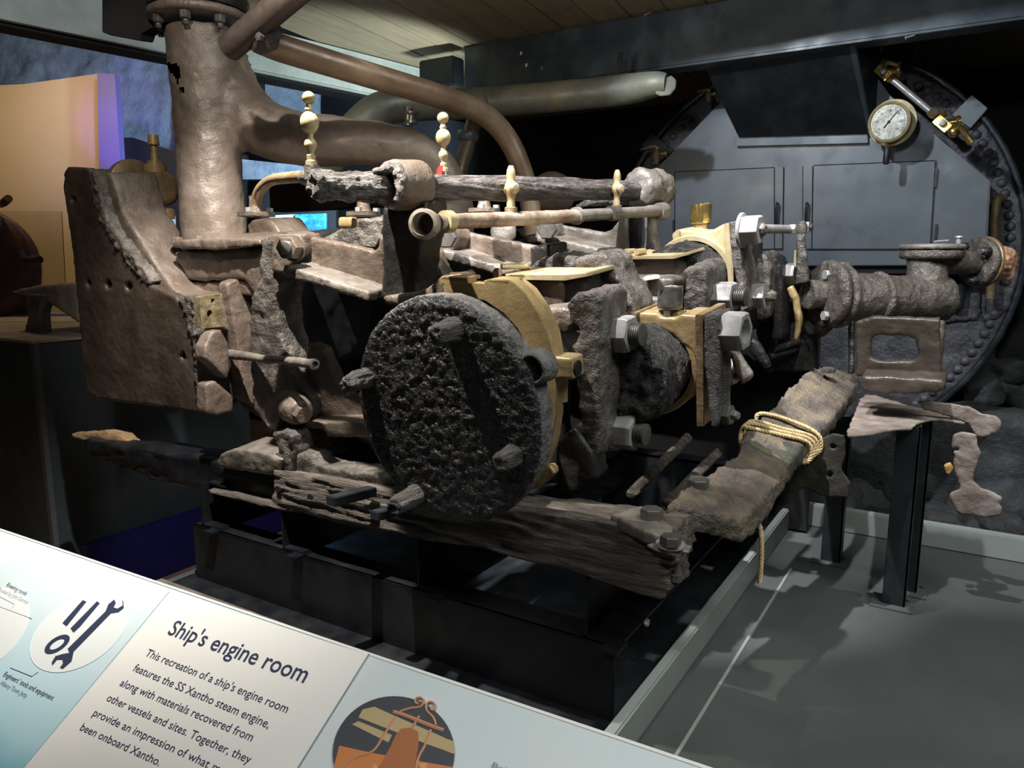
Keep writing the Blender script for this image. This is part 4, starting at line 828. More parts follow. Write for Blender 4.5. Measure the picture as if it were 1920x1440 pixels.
# ================================================================ IRON BAR TIED WITH ROPE
BRt = empty('lashed_iron_bar', PD(1400, 1000, 1.75), 'heavy brown concreted iron bar with a rope lashed round it, running back from the kerb', 'iron bar')
secs = [((1247, 945), (1392, 975), (1396, 1020), 1.60), ((1268, 925), (1412, 955), (1420, 1003), 1.65), ((1300, 903), (1437, 928), (1442, 972), 1.72), ((1352, 868), (1466, 893), (1470, 925), 1.82), ((1385, 846), (1480, 870), (1486, 902), 1.88),
        ((1398, 806), (1508, 833), (1516, 862), 1.98), ((1445, 766), (1552, 792), (1558, 815), 2.12), ((1486, 722), (1580, 758), (1584, 782), 2.26), ((1512, 696), (1602, 728), (1606, 752), 2.40), ((1545, 686), (1612, 702), (1616, 728), 2.52)]
ls = []
for tl, tr, brp, dz in secs:
    brp = (brp[0], brp[1]+4)
    a_, b_, c_ = PD(*tl, dz), PD(*tr, dz+.015), PD(*brp, dz)
    c_ = Vector((b_.x, b_.y, b_.z-(c_-b_).length*1.0))
    ls.append([a_, b_, c_, Vector((a_.x, a_.y, a_.z-(b_-c_).length))])
obj('bar', rough(loft(ls), .007, .008, 11, .002, 60, it=2), MT['bar'], BRt)
obj('dark_band', rough(loft([[p_+(p_-sum(ls[k], Vector())/4)*.035 for p_ in ls[k]] for k in (4, 5)]), .008, .004, 25), mat('dark_green_stain', (.03, .034, .03), (.06, .062, .05), (.1, .095, .07), .55, 0, 12, .6, 50, .004), BRt, 'dark greenish wrapped band')
hexnut(BRt, PD(1309, 914, 1.72), Vector((.02, -.08, 1)), .044, .022, 'steeld', name='bolt_head')
hexnut(BRt, PD(1553, 698, 2.4), Vector((.02, -.08, 1)), .04, .014, 'steeld', name='bolt_head')
# rope: three strands twisted
def ropemesh(pts, r=.0058, k=10, pitch=.028):
    q = catmull(pts, k); bm = bmesh.new(); ln = 0.0; u = None; S3 = [[], [], []]
    # even resample
    out = [q[0]]
    for p in q[1:]:
        while (p-out[-1]).length > .0028: out.append(out[-1]+(p-out[-1]).normalized()*.0028)
    for i, p in enumerate(out):
        t = (out[min(i+1, len(out)-1)]-out[max(i-1, 0)]).normalized()
        if u is None: u = frame(t)[1]
        u = (u-t*u.dot(t)).normalized(); v = t.cross(u); ph = 2*math.pi*i*.0028/pitch
        for s in range(3): S3[s].append(p+(u*math.cos(ph+s*2.0944)+v*math.sin(ph+s*2.0944))*r*.52)
    mes = [tube(s, r*.56, 7, curve=False) for s in S3]
    return join(*mes)
rp_ = empty('rope', PD(1480, 820, 1.95), 'yellow twisted rope wound round the iron bar, its end hanging down', 'rope')
def ring_at(f, off=.009, tilt=0.0):
    k = f*(len(ls)-1); i = int(k); fr_ = k-i
    a_, b_, c_, d_ = [ls[i][j].lerp(ls[min(i+1, len(ls)-1)][j], fr_) for j in range(4)]
    cen = (a_+b_+c_+d_)/4
    g = lambda p: p+(p-cen).normalized()*off
    return [g(a_)+ZV*.002, (g(a_)+g(b_))/2+ZV*.004, g(b_), g(c_), (g(c_)+g(d_))/2, g(d_)]
wr = []
for f in (.560, .5725, .585):
    wr += ring_at(f)
wr = wr[:-1]
obj('coil', ropemesh(wr, k=8), MT['rope'], rp_)
ra1, ra2 = ring_at(.625, .010), ring_at(.60, .012)
obj('coil', ropemesh([ra1[5], ra1[0], ra1[1], ra2[2], ra2[3], ra2[4]], k=8), MT['rope'], rp_)
obj('tail', ropemesh([PD(1410, 960, 1.86), PD(1424, 985, 1.86), PD(1428, 1015, 1.85), PD(1427, 1060, 1.85), PD(1424, 1095, 1.85)], k=8), MT['rope'], rp_)

# ================================================================ TIMBER BED AND STEEL FRAME
TB = empty('timber_bed', Vector((-1.3, 1.42, .25)), 'weathered split timber baulk carrying the front of the engine', 'timber')
tpx = [(512, 884), (565, 893), (700, 915), (800, 930), (1000, 960), (1200, 990), (1255, 998), (1262, 1015), (1266, 1050), (1252, 1080), (1256, 1112), (1240, 1120), (1180, 1106), (1000, 1052), (850, 1020), (700, 998), (600, 972), (505, 952), (512, 915)]
obj('baulk', rough(slab([PY(x, y, 1.367) for x, y in tpx], YV*.13), .0055, .008, (7, 30, 75), .0015, 120, it=2), MT['wood'], TB, 'grey weathered split baulk')
obj('shaded_baulk', rough(slab([PY(x, y, 1.42) for x, y in [(150, 822), (300, 846), (520, 886), (520, 955), (420, 935), (300, 905), (170, 860)]], YV*.12), .01, .008, (8, 20, 50), .0015, 100), MT['paintd'], TB)  # shadow under the chest put into the baulk's near-black colour
obj('splinter', rough(slab([PY(x, y, 1.38) for x, y in [(385, 917), (430, 925), (505, 945), (506, 953), (440, 938), (392, 925)]], YV*.05), .006, .004, (10, 20, 60)), MT['wood'], TB)
for px, py in [(583, 932), (523, 917)]: obj('bolt_hole', lathe([(.010, 0), (.010, .004), (0, .005)], PY(px, py, 1.366), -YV, 12), MT['blackm'], TB)
obj('broken_end', rough(slab([PY(x, y, 1.46) for x, y in [(130, 813), (165, 812), (195, 808), (228, 815), (232, 825), (243, 830), (236, 841), (200, 835), (135, 822)]], YV*.05), .006, .004, (12, 30, 50)), MT['splinter'], TB, 'orange splintered broken end')
obj('end_iron', rough(slab([PZ(x, y, .475) for x, y in [(1145, 963), (1200, 948), (1240, 955), (1245, 970), (1262, 990), (1255, 1010), (1210, 995)]], -ZV*.03), .006, .004, 30, .001), MT['grey'], TB)
hexnut(TB, PZ(1222, 972, .475), ZV, .042, .022, 'steeld', name='bolt_head')
obj('end_strap', rough(slab([PZ(x, y, .455) for x, y in [(1210, 1018), (1250, 1012), (1300, 1020), (1292, 1032), (1235, 1030)]], -ZV*.008), .004, .002, 40), MT['grey'], TB)
hexnut(TB, PZ(1257, 1021, .47), ZV, .036, .018, 'steeld', name='bolt_head')
obj('bolt_washer', lathe([(.028, 0), (.028, .005)], PZ(1257, 1023, .462), ZV, 24), MT['steel'], TB)
obj('bolt_tail', lathe([(.009, 0), (.009, .04), (.014, .04), (.014, .055)], PY(1268, 1040, 1.40), -ZV, 10), MT['steeld'], TB)

bx = empty('steel_bar_offcut', PY(662, 928, 1.3), 'dark square steel bar stub sticking out over the timber, left of the disc', 'steel bar')
obj('bar', box(PY(660, 930, 1.30), .032, .12, .024, Vector((1, .0, 0)), Vector((.25, 1, 0)).normalized(), ZV, .002), MT['paint'], bx)
bx2 = empty('steel_bar_offcut', PY(730, 962, 1.3), 'dark square steel bar stub half hidden behind the lowest disc stud', 'steel bar')
obj('bar', box(PY(735, 958, 1.31), .03, .10, .022, Vector((1, .0, 0)), Vector((.25, 1, 0)).normalized(), ZV, .002), MT['paint'], bx2)

SFm = empty('steel_support_stand', Vector((-1.3, 1.5, 0)), 'black painted steel channel frame supporting the timber bed and engine', 'frame')
def Cs(x0, x1, y, z0, z1, sgn=1):
    return join(span(x0, x1, y, y+.008, z0, z1, .001), span(x0, x1, y, y-sgn*.07, z0, z0+.009, .001), span(x0, x1, y, y+sgn*.07, z1-.009, z1, .001))
zt = .185
obj('front_channel', join(span(-2.02, -.592, 1.367, 1.375, .0, zt, .001), span(-2.02, -.592, 1.367, 1.45, zt-.01, zt, .001), span(-2.05, -.592, 1.28, 1.375, .0, .010, .001)), MT['paintd'], SFm)
obj('bottom_plate', span(-2.1, -.85, 1.235, 1.3, .001, .012, .001), MT['grey'], SFm)
obj('rear_channel', join(span(-2.0, -.62, 2.5, 2.508, .0, .30, .001), span(-2.0, -.62, 2.5, 2.58, .29, .30, .001)), MT['paintd'], SFm)
obj('rear_shade_panel', span(-1.95, -.46, 2.80, 2.82, .01, .74, .001), MT['blackm'], SFm)  # black slab added to keep the space behind the engine dark
for x in (-.665, -1.13, -1.62, -1.98):
    obj('cross_channel', join(span(x, x+.007, 1.372, 2.55, zt, zt+.135, .001), span(x, x+.085, 1.372, 2.55, zt, zt+.008, .001), span(x, x+.085, 1.40, 2.55, zt+.127, zt+.135, .001)), MT['paintd'], SFm)
    obj('cleat', span(x+.05, x+.09, 1.34, 1.40, zt-.004, zt+.004, .001), MT['paintd'], SFm)
hexnut(SFm, Vector((-.575, 1.5, zt+.004)), XV, .016, .008, 'steel', name='bolt_head')
cu = bpy.data.curves.new('t', 'FONT'); cu.body = 'G H P   178 × 76'; cu.size = .026; cu.extrude = .0006; cu.materials.append(MT['dark'])
to = bpy.data.objects.new('stamp', bpy.data.meshes.new_from_object(bpy.data.objects.new('n', cu))); COL.objects.link(to); to.parent = SFm; to['kind'] = 'stuff'
q = PY(938, 1190, 1.3665)
to.matrix_local = Matrix.Translation(q-SFm.location) @ Matrix.Rotation(math.pi, 4, 'Y') @ Matrix.Rotation(-math.pi/2, 4, 'X')
to.matrix_local = Matrix.Translation(q-SFm.location) @ Matrix(((-1, 0, 0, 0), (0, 0, -1, 0), (0, -1, 0, 0), (0, 0, 0, 1)))
for px, py, ln in [(0, 0, 0)]:
    pass
for k, (a_, b_) in enumerate([((1180, 930), (1290, 820)), ((1250, 945), (1345, 850))]):
    t_ = empty('inner_timber', PD(*a_, 2.1), ['thin dark timber batten lying deep under the crank journal', 'grey timber batten under the bearing, beside the lashed bar'][k], 'timber')
    obj('batten', rough(tube([PD(*a_, 2.0), PD(*b_, 2.5)], .022, 4, curve=False), .008, .003, (10, 10, 40)), MT['wood'], t_)

# sheet and posts
SH = empty('torn_iron_sheet', PD(1700, 800, 2.3), 'pinkish grey torn sheet of iron resting on two black posts', 'iron sheet')
def shp(px, q, th, f=PZ, hl=()):
    return rough(slab([f(x, y, q) for x, y in px], (-ZV if f is PZ else YV)*th, [[f(x, y, q) for x, y in h] for h in hl]), .0055, .0025, 30, .0006, 120, it=1)
obj('top_sheet', shp([(1620, 740), (1640, 740), (1680, 752), (1712, 762), (1760, 770), (1800, 782), (1812, 793), (1790, 789), (1750, 784), (1722, 792), (1712, 801), (1668, 805), (1640, 812), (1592, 817), (1586, 812), (1598, 782), (1606, 764), (1612, 748)], .55, .010), MT['sheet'], SH)
obj('rear_sheet', shp([(1718, 752), (1765, 755), (1818, 762), (1840, 775), (1868, 780), (1878, 792), (1876, 805), (1868, 812), (1838, 822), (1832, 818), (1812, 795), (1780, 782), (1730, 768)], 2.42, .012, PY, [ell(1787, 777, 5, 4, 8)]), MT['sheet'], SH)
obj('hanging_sheet', shp([(1785, 816), (1806, 810), (1830, 815), (1834, 838), (1840, 850), (1834, 872), (1826, 888), (1824, 900), (1838, 915), (1860, 922), (1880, 934), (1876, 944), (1868, 942), (1866, 950), (1880, 952), (1878, 968), (1850, 972), (1800, 966), (1786, 950), (1778, 930), (1784, 922), (1802, 918), (1796, 906), (1786, 870), (1790, 856), (1784, 835)], 2.40, .012, PY, [ell(1794, 843, 7, 5, 8)]), MT['sheet'], SH)
obj('dark_sheet', shp([(1500, 840), (1560, 812), (1585, 815), (1588, 850), (1578, 880), (1595, 905), (1590, 935), (1540, 930), (1510, 915), (1480, 925), (1470, 900)], 2.15, .010, PY, [ell(1562, 838, 7, 5, 8), ell(1556, 890, 6, 6, 8)]), mat('shaded_rust_sheet', (.02, .017, .012), (.035, .03, .022), (.05, .045, .03), .7, 0, 12, .5, 40, .003), SH, 'dark sheet hanging in shadow')  # shaded copy of the rusted sheet, shadow put into its darker colour
obj('orange_rust_lump', rough(slab([PY(x, y, 2.39) for x, y in [(1770, 873), (1783, 868), (1787, 882), (1780, 892), (1772, 888)]], YV*.02), .004, .003, 60), mat('orange_rust', (.4, .2, .05), (.55, .32, .1), rough_=.7), SH)
def post(px, py, ztop, wd, lab, pl=True):
    b0 = PZ(px, py, 0); t = empty('support_post', b0, lab, 'post', )
    obj('upright', join(span(b0.x-wd/2, b0.x+wd/2, b0.y, b0.y+.006, .004, ztop, .001), span(b0.x+wd/2-.006, b0.x+wd/2, b0.y, b0.y+wd, .004, ztop, .001)), MT['paint'], t)
    obj('base_plate', span(b0.x-.06, b0.x+.05, b0.y-.03, b0.y+.07, 0, .006, .001), MT['floor'], t)
    hexnut(t, b0+Vector((.035, .05, .006)), ZV, .014, .008, 'floor', name='bolt_head')
post(1674, 1138, .54, .06, 'front black angle-iron post under the torn sheet')
post(1702, 1112, .54, .045, 'thinner black post standing just behind the front post')
post(1556, 1056, .50, .06, 'short black post further back, left of the other two')

# dark rocks heaped behind the back kerb
for i in range(46):
    px = random.uniform(1500, 1990); py = random.uniform(640, 990)
    if px < 1760 and py < 850: continue
    s = random.uniform(.05, .12); y_ = 3.15+ (990-py)*.0022 + random.uniform(0, .1)
    c = PY(px, py, y_)
    bm = bmesh.new(); bmesh.ops.create_icosphere(bm, subdivisions=3, radius=1)
    ax = [random.uniform(.7, 1.4) for _ in range(3)]; sd = random.uniform(0, 50)
    for v in bm.verts:
        n_ = noise.noise(v.co*1.1+Vector((sd, 0, 0)))*.5+noise.noise(v.co*3+Vector((sd, 0, 0)))*.12
        v.co = Vector((v.co.x*ax[0], v.co.y*ax[1], v.co.z*ax[2]*.8))*(1+n_)*s+c
    obj('coal_lump', bm2me(bm, True, 50), MT['rock2'], label='black coal lump in the heap behind the back kerb, right of the boiler', cat='coal lump', group='coal heap behind the back kerb')
struct('heap_backing', rough(span(-.9, 2.4, 3.3, 3.55, -.01, .42, .02), .03, .03, 6), 'rock2')
w2 = struct('wall_right', rough(slab([PY(x, y, 3.75) for x, y in [(1790, 780), (1850, 700), (1900, 600), (1935, 500), (2400, 420), (2400, 1000), (1790, 980)]], YV*.1), .03, .02, 7), 'blackm')

# ================================================================ LEFT BACKGROUND
PL = empty('display_plinth', Vector((-3.6, 1.9, -.55)), 'dark slate display plinth at the left edge, holding a pale carved fragment', 'plinth')
q0 = PZ(62, 640, .65)
obj('body', join(span(q0.x-1.6, q0.x, q0.y, q0.y+1.1, -.55, .64, .003)), MT['plinth'], PL)
obj('top', span(q0.x-1.6, q0.x+.01, q0.y-.01, q0.y+1.1, .64, .652, .002), MT['bone'], PL)
obj('corner_trim', span(q0.x-.03, q0.x+.004, q0.y-.004, q0.y+.02, -.55, .64, .002), MT['boilp'], PL)
BN = empty('pale_fragment', PY(70, 600, 1.9), 'grey-brown flaring slab fragment propped on the slate plinth', 'fragment')
def PB(x, y, c=1.85): return PY(x, y, c)
obj('slab', rough(slab([PB(x, y) for x, y in [(16, 546), (60, 536), (150, 528), (150, 610), (118, 588), (90, 570), (60, 556), (30, 552)]], YV*.35), .012, .004, 14), MT['bone'], BN)
obj('leg', rough(slab([PB(x, y, 1.83) for x, y in [(54, 550), (82, 552), (72, 590), (76, 634), (42, 636), (52, 590)]], YV*.06), .01, .003, 14), MT['grey'], BN)
# alcove walls
yb = 3.9
aw = struct('trim_1', slab([PD(x, y, 5.2) for x, y in [(42, 158), (192, 137), (195, 640), (60, 640)]], Vector((-.03, .06, 0))), 'tan')
struct('alcove_side', slab([PD(x, y, 5.2) for x, y in [(-320, 172), (42, 158), (60, 640), (-320, 640)]], Vector((-.05, .06, 0))), 'tan', aw)
struct('alcove_end', slab([PD(x, y, 5.1) for x, y in [(182, 137), (215, 139), (226, 310), (228, 640), (192, 640)]], Vector((-.04, .06, 0))), 'vio', aw)
struct('alcove_base', slab([PD(x, y, 4.6) for x, y in [(-320, 598), (140, 588), (300, 600), (300, 700), (-320, 700)]], Vector((-.04, .06, 0))), 'vio', aw)
struct('wall_front_1', rough(slab([PD(x, y, 5.9) for x, y in [(-330, -120), (340, 40), (340, 350), (210, 300), (-330, 300)]], Vector((-.05, .08, 0))), .035, .03, 5, .01, 16), 'wall')
struct('wall_front_2', rough(slab([PD(x, y, 5.9) for x, y in [(440, 100), (598, 150), (598, 230), (440, 260)]], Vector((-.05, .08, 0))), .03, .008, 5), 'wall')
struct('trim_2', slab([PD(x, y, 5.8) for x, y in [(340, 60), (375, 60), (375, 420), (340, 420)]], Vector((-.04, .06, 0))), 'blackm')
struct('trim_3', slab([PD(x, y, 5.7) for x, y in [(480, 120), (492, 120), (492, 240), (480, 240)]], Vector((-.04, .06, 0))), 'blackm')
struct('lower_wall', slab([PD(x, y, 5.4) for x, y in [(225, 258), (250, 258), (330, 285), (460, 290), (460, 430), (225, 430)]], Vector((-.04, .06, 0))), 'blackm')
struct('grey_wall_strip', slab([PD(x, y, 5.3) for x, y in [(430, 296), (600, 314), (600, 336), (430, 336)]], Vector((-.04, .06, 0))), 'wall')
DB = empty('display_board', PD(560, 420, 5.3), 'distant black display board with a blue photo, seen behind the engine', 'display board')
obj('board', slab([PD(x, y, 5.3) for x, y in [(490, 340), (630, 340), (630, 760), (490, 760)]], Vector((-.02, .04, 0))), MT['blackm'], DB)
obj('photo', slab([PD(x, y, 5.2) for x, y in [(553, 402), (611, 400), (611, 434), (553, 434)]], Vector((-.01, .02, 0))), MT['photo'], DB, 'small blue underwater photo')
obj('panel', slab([PD(x, y, 5.22) for x, y in [(505, 404), (551, 402), (551, 434), (505, 434)]], Vector((-.01, .02, 0))), MT['pale'], DB, 'pale grey panel')
obj('support_case', box(PD(640, 366, 3.6), .9, .1, .13), MT['blackm'], label='long black box behind the engine top', cat='box')
obj('pale_strip', slab([PD(x, y, 5.2) for x, y in [(308, 405), (326, 405), (328, 475), (312, 475)]], Vector((-.01, .02, 0))), MT['pale'], DB, 'slim pale strip')
obj('board', slab([PD(x, y, 5.3) for x, y in [(300, 395), (345, 395), (345, 760), (300, 760)]], Vector((-.02, .04, 0))), MT['blackm'], DB)
spot('photo_lamp', PD(560, 330, 4.6), PD(575, 418, 5.2), 2, (.8, .95, 1), 40, .05)
nb = obj('blue_display_base', span(-3.34, -3.30, 1.7, 4.3, -.55, -.27, 0), mat('blue_board', (.01, .015, .16), rough_=.5, bump=0), label='deep blue display base beyond the frame', cat='display base')
spot('floor_glow', (-2.5, 2.0, .5), (-3.2, 2.4, -.5), 8, (1, .85, .8), 70, .1)
# ship's wheel
WH = empty('ships_wheel', PD(-20, 480, 4.6), 'dark varnished wooden wheel with turned handles at the left edge', 'wheel')
wc = PD(-40, 500, 4.6)
obj('rim', rough(lathe([(.02, -.1), (.30, -.1), (.36, -.05), (.36, .06), (.3, .1), (.02, .1)], wc, (.7, -1, 0), 40), .02, .002, 20), MT['wheel'], WH)
for a_, b_ in [((45, 487), (75, 487)), ((2, 385), (16, 372))]:
    obj('handle', tube([PD(*a_, 4.5), PD((a_[0]+b_[0])/2, (a_[1]+b_[1])/2, 4.45), PD(*b_, 4.4)], [.015, .024, .022], 12), MT['wheel'], WH)
obj('stand', rough(slab([PD(x, y, 4.62) for x, y in [(-40, 560), (20, 560), (40, 600), (-60, 600)]], YV*.1), .02, .002, 20), MT['wheel'], WH)
gl2 = obj('glass_screen', slab([PD(x, y, 4.2) for x, y in [(-200, 395), (115, 396), (125, 585), (-200, 590)]], Vector((-.004, .006, 0))), MT['glass'], label='clear glass screen in front of the wheel', cat='glass screen')

# ================================================================ SIGN
s0 = PZ(692, 1225, .38); su = (PZ(1330, 1440, .38)-PZ(0, 990, .38)).normalized()
sv = Vector((.19, 1.556, 1.236)).normalized(); sv = (sv-su*sv.dot(su)).normalized(); sn = su.cross(sv).normalized()
if sn.z < 0: sn = -sn
def PS(x, y, lift=0.0): r = ray(x, y); q0 = s0+sn*lift; return CAM + r*((q0-CAM).dot(sn)/r.dot(sn))
SG = empty('information_sign', s0, 'sloping white information sign about a ship\'s engine room, in front of the engine', 'sign')
L_ = PZ(-300, 890, .38); R_ = PZ(1700, 1562, .38)
dn = -sv*.62
obj('panel', slab([L_, R_, R_+dn, L_+dn], -sn*.008, bev=.0008), mat('sign_board', (.58, .70, .73), (.64, .72, .73), (.70, .73, .72), .45, 0, 2.2, 0), SG)
obj('edge', slab([L_+sn*.0004, R_+sn*.0004, R_-sv*.004+sn*.0004, L_-sv*.004+sn*.0004], sn*.0006), MT['cream'], SG, 'cream top edge')
def pan(px, lift, m, name='print', label=None, th=.0004):
    return obj(name, slab([PS(x, y, lift) for x, y in px], -sn*th), MT[m] if isinstance(m, str) else m, SG, label)
pan([(320, 1111), (692, 1228), (552, 1450), (370, 1640), (-100, 1640), (40, 1446)], .0008, 'cream', 'text_panel', 'cream text panel')
# aqua wash, bottom left
aq = bpy.data.materials.new('aqua_wash_print'); aq.use_nodes = True; nt = aq.node_tree; b = nt.nodes['Principled BSDF']; b.inputs['Roughness'].default_value = .45
tc = nt.nodes.new('ShaderNodeTexCoord'); mp = nt.nodes.new('ShaderNodeMapping'); nt.links.new(tc.outputs['Object'], mp.inputs[0])
dt = nt.nodes.new('ShaderNodeVectorMath'); dt.operation = 'DOT_PRODUCT'; nt.links.new(mp.outputs[0], dt.inputs[0]); dt.inputs[1].default_value = sv
nz = nt.nodes.new('ShaderNodeTexNoise'); nz.inputs['Scale'].default_value = 9; nt.links.new(mp.outputs[0], nz.inputs['Vector'])
ad = nt.nodes.new('ShaderNodeMath'); ad.operation = 'MULTIPLY_ADD'; ad.inputs[1].default_value = .05; nt.links.new(nz.outputs[0], ad.inputs[0]); nt.links.new(dt.outputs['Value'], ad.inputs[2])
cr = nt.nodes.new('ShaderNodeValToRGB'); mr = nt.nodes.new('ShaderNodeMapRange'); nt.links.new(ad.outputs[0], mr.inputs[0])
va = (PS(0, 1420)-s0).dot(sv); vb_ = (PS(0, 1060)-s0).dot(sv); mr.inputs[1].default_value = va; mr.inputs[2].default_value = vb_
nt.links.new(mr.outputs[0], cr.inputs[0]); cr.color_ramp.elements[0].color = (.16, .46, .56, 1); cr.color_ramp.elements[1].color = (.66, .75, .77, 1)
e = cr.color_ramp.elements.new(.25); e.color = (.46, .68, .74, 1)
nt.links.new(cr.outputs[0], b.inputs['Base Color'])
pan([(-260, 904), (318, 1108), (38, 1446), (-100, 1640), (-260, 1640)], .0006, aq, 'illustration_panel', 'pale aqua illustration panel')
def seam(a_, b_, w_=.0006, m='inkg', name='rule', lift=.0012):
    return obj(name, tube([PS(*a_, lift), PS(*b_, lift)], w_, 5, curve=False), MT[m], SG)
obj('panel_joint', tube([PS(692, 1226, .0008), PS(552, 1450, .0008)], .0011, 6, curve=False), MT['inkg'], SG)
def text(body, p0, p1, hpx, name='lettering', m='ink', bold=0.0, lift=.0013, parent=None):
    a_, b_ = PS(*p0, lift), PS(*p1, lift); d_ = (b_-a_); ln = d_.length; d_.normalize()
    upv = sn.cross(d_).normalized()
    if upv.dot(sv) < 0: upv = -upv
    hh = abs((PS(p0[0]+hpx*.75, p0[1]-hpx, lift)-a_).dot(upv))
    cu = bpy.data.curves.new('t', 'FONT'); cu.body = body; cu.size = 1; cu.offset = bold; cu.extrude = 0.0; cu.resolution_u = 3
    o = bpy.data.objects.new(name, cu); COL.objects.link(o)
    bpy.context.view_layer.update(); wdt = o.dimensions.x
    me = bpy.data.meshes.new_from_object(o.evaluated_get(bpy.context.evaluated_depsgraph_get())); bpy.data.objects.remove(o)
    sx = ln/max(wdt, 1e-5); sy = hh/.73
    mm = Matrix((d_*sx, upv*sy, sn)).transposed().to_4x4(); mm.translation = a_
    me.transform(mm); return obj(name, me, MT[m], SG)
text("Ship's engine room", (312, 1188), (568, 1280), 27, bold=.010)
L6 = [("This recreation of a ship's engine room", (271, 1229), (536, 1337)), ("features the SS Xantho steam engine,", (248, 1257), (502, 1366)), ("along with materials recovered from", (223, 1285), (470, 1390)), ("other vessels and sites. Together, they", (198, 1313), (466, 1432)), ("provide an impression of what may have", (172, 1341), (470, 1478)), ("been onboard Xantho.", (148, 1368), (296, 1436))]
for s, a_, b_ in L6: text(s, a_, b_, 13.5, bold=.003)
text("Riveting tools", (10, 1099), (46, 1117), 8, m='ink'); text("Donated by John German", (-6, 1107), (50, 1133), 7, m='inkg')
text("Engineers' tools and equipment", (5, 1267), (97, 1313), 9, m='ink'); text("From Albany Town Jetty", (-16, 1275), (48, 1308), 8, m='inkg')
text("Bell", (920, 1437), (950, 1450), 9, m='inkg')
# printed tool oval
def oval(c, a1, a2, lift, m, name, n=48, inner=None):
    pts = [(c[0]+a1[0]*math.cos(t)+a2[0]*math.sin(t), c[1]+a1[1]*math.cos(t)+a2[1]*math.sin(t)) for t in np.linspace(0, 2*math.pi, n, endpoint=False)]
    return pts
oc = (149, 1183); a1 = (78, -68); a2 = (-52, -38)
po = oval(oc, a1, a2, 0, 0, 0); pi_ = [(oc[0]+(x-oc[0])*.985, oc[1]+(y-oc[1])*.985) for x, y in po]
pan(pi_, .0012, 'white', 'picture_ground')
ringm = slab([PS(x, y, .0014) for x, y in po], -sn*.0004, [[PS(x, y, .0014) for x, y in pi_]]); obj('picture_outline', ringm, MT['paleb'], SG)
for c_, s_ in (((-20, 1180), 1.0), ((-22, 1040), .55)):
    p2 = [(c_[0]+(x-oc[0])*s_*.8, c_[1]+(y-oc[1])*s_) for x, y in po]; pan(p2, .0012, 'white', 'picture_ground')
pan([(117, 1168), (155, 1125), (162, 1128), (125, 1174)], .0018, 'ink', 'printed_tool')
pan([(132, 1178), (142, 1168), (182, 1127), (187, 1131), (150, 1175), (138, 1186)], .0018, 'ink', 'printed_tool')
er = [(107+22*math.cos(t)-9*math.sin(t), 1208-16*math.cos(t)-9*math.sin(t)) for t in np.linspace(0, 2*math.pi, 20, endpoint=False)]
ei = [(107+13*math.cos(t)-4.5*math.sin(t), 1208-9*math.cos(t)-4.5*math.sin(t)) for t in np.linspace(0, 2*math.pi, 20, endpoint=False)]
obj('printed_tool', slab([PS(x, y, .0018) for x, y in er], -sn*.0004, [[PS(x, y, .0018) for x, y in ei]]), MT['ink'], SG)
pan([(130, 1224), (127, 1216), (198, 1146), (203, 1133), (214, 1124), (217, 1130), (213, 1139), (220, 1141), (230, 1135), (229, 1124), (231, 1128), (232, 1140), (222, 1148), (208, 1150), (138, 1222), (134, 1240), (118, 1254), (112, 1252), (118, 1244), (117, 1237), (107, 1237), (98, 1248), (97, 1242), (104, 1230), (118, 1226)], .0018, 'ink', 'printed_tool')
seam((-10, 1112+22), (60, 1160)); seam((20, 1252), (60, 1268)); seam((60, 1268), (72, 1260)); seam((0, 1119), (27, 1133)); seam((27, 1133), (22, 1142))
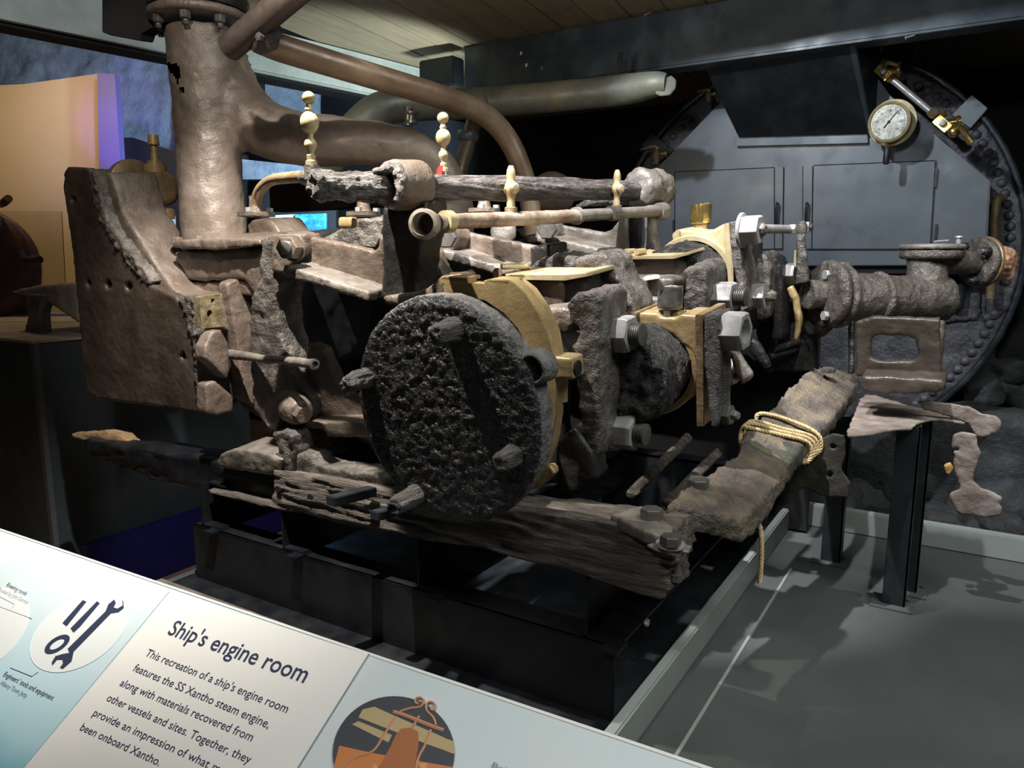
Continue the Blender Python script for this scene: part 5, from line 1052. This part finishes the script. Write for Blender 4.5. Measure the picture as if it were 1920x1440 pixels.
# bell picture
bc = (738, 1412); bo_ = [(bc[0]+118*math.cos(t)*.98-0*math.sin(t), bc[1]+(-28)*math.cos(t)-0+(-103)*math.sin(t)*1.0) for t in np.linspace(0, 2*math.pi, 48, endpoint=False)]
bo_ = [(738+a*113+b*16, 1412+a*14-b*106) for a, b in [(math.cos(t), math.sin(t)) for t in np.linspace(0, 2*math.pi, 48, endpoint=False)]]
def clip(px):
    out = list(px)
    def ins(p, a, b): return (b[0]-a[0])*(p[1]-a[1])-(b[1]-a[1])*(p[0]-a[0])
    n = len(bo_); sg = 1 if ins((738, 1412), bo_[0], bo_[1]) > 0 else -1
    for i in range(n):
        a, b = bo_[i], bo_[(i+1) % n]; new = []
        for j in range(len(out)):
            p, q = out[j], out[(j+1) % len(out)]; fp, fq = ins(p, a, b)*sg, ins(q, a, b)*sg
            if fp >= 0: new.append(p)
            if fp*fq < 0: t = fp/(fp-fq); new.append((p[0]+(q[0]-p[0])*t, p[1]+(q[1]-p[1])*t))
        out = new
        if len(out) < 3: return None
    return out
pc = {k: flat(k, v, .5) for k, v in dict(bell_photo_dark=(.06, .065, .075), bell_photo_tan=(.5, .38, .2), bell_photo_orange=(.6, .22, .07), bell_photo_bell=(.42, .15, .06), bell_photo_scroll=(.55, .27, .15), bell_photo_gold=(.7, .36, .12)).items()}
def pic(px, lift, m):
    q = clip(px)
    if q: obj('printed_picture', slab([PS(x, y, lift) for x, y in q], -sn*.0003), pc[m], SG)
pic(bo_, .0012, 'bell_photo_dark')
pic([(680, 1330), (702, 1325), (860, 1395), (855, 1415), (800, 1395), (672, 1345)], .0016, 'bell_photo_tan')
pic([(660, 1358), (672, 1352), (735, 1378), (728, 1392)], .0016, 'bell_photo_tan')
pic([(812, 1375), (850, 1390), (838, 1408), (808, 1396)], .0018, 'bell_photo_tan')
pic([(636, 1398), (700, 1412), (860, 1440), (860, 1540), (600, 1540)], .0015, 'bell_photo_orange')
pic([(700, 1432), (715, 1440), (800, 1430), (790, 1540), (690, 1540)], .0017, 'bell_photo_gold')
pic([(742, 1378), (752, 1366), (770, 1364), (784, 1372), (785, 1395), (780, 1425), (800, 1460), (690, 1460), (715, 1430), (732, 1400)], .0020, 'bell_photo_bell')
def pline(pts, r, lift=.0024):
    obj('printed_scroll', tube([PS(x, y, lift-r*.6) for x, y in pts], r, 6, k=5), pc['bell_photo_scroll'], SG)
pline([(640, 1440), (668, 1420), (700, 1408), (722, 1375), (742, 1345)], .0021)
pline([(738, 1335), (760, 1342), (785, 1352), (810, 1362), (832, 1370)], .0030)
pline([(750, 1334), (770, 1328), (788, 1325), (795, 1315), (789, 1308), (780, 1310), (779, 1317), (785, 1320)], .0018)
pline([(818, 1360), (812, 1345), (800, 1332), (800, 1320), (808, 1316), (816, 1322), (814, 1331), (807, 1330)], .0018)
pline([(808, 1368), (798, 1395), (785, 1420), (781, 1440), (782, 1460)], .0021)
pline([(786, 1342), (775, 1362)], .002)
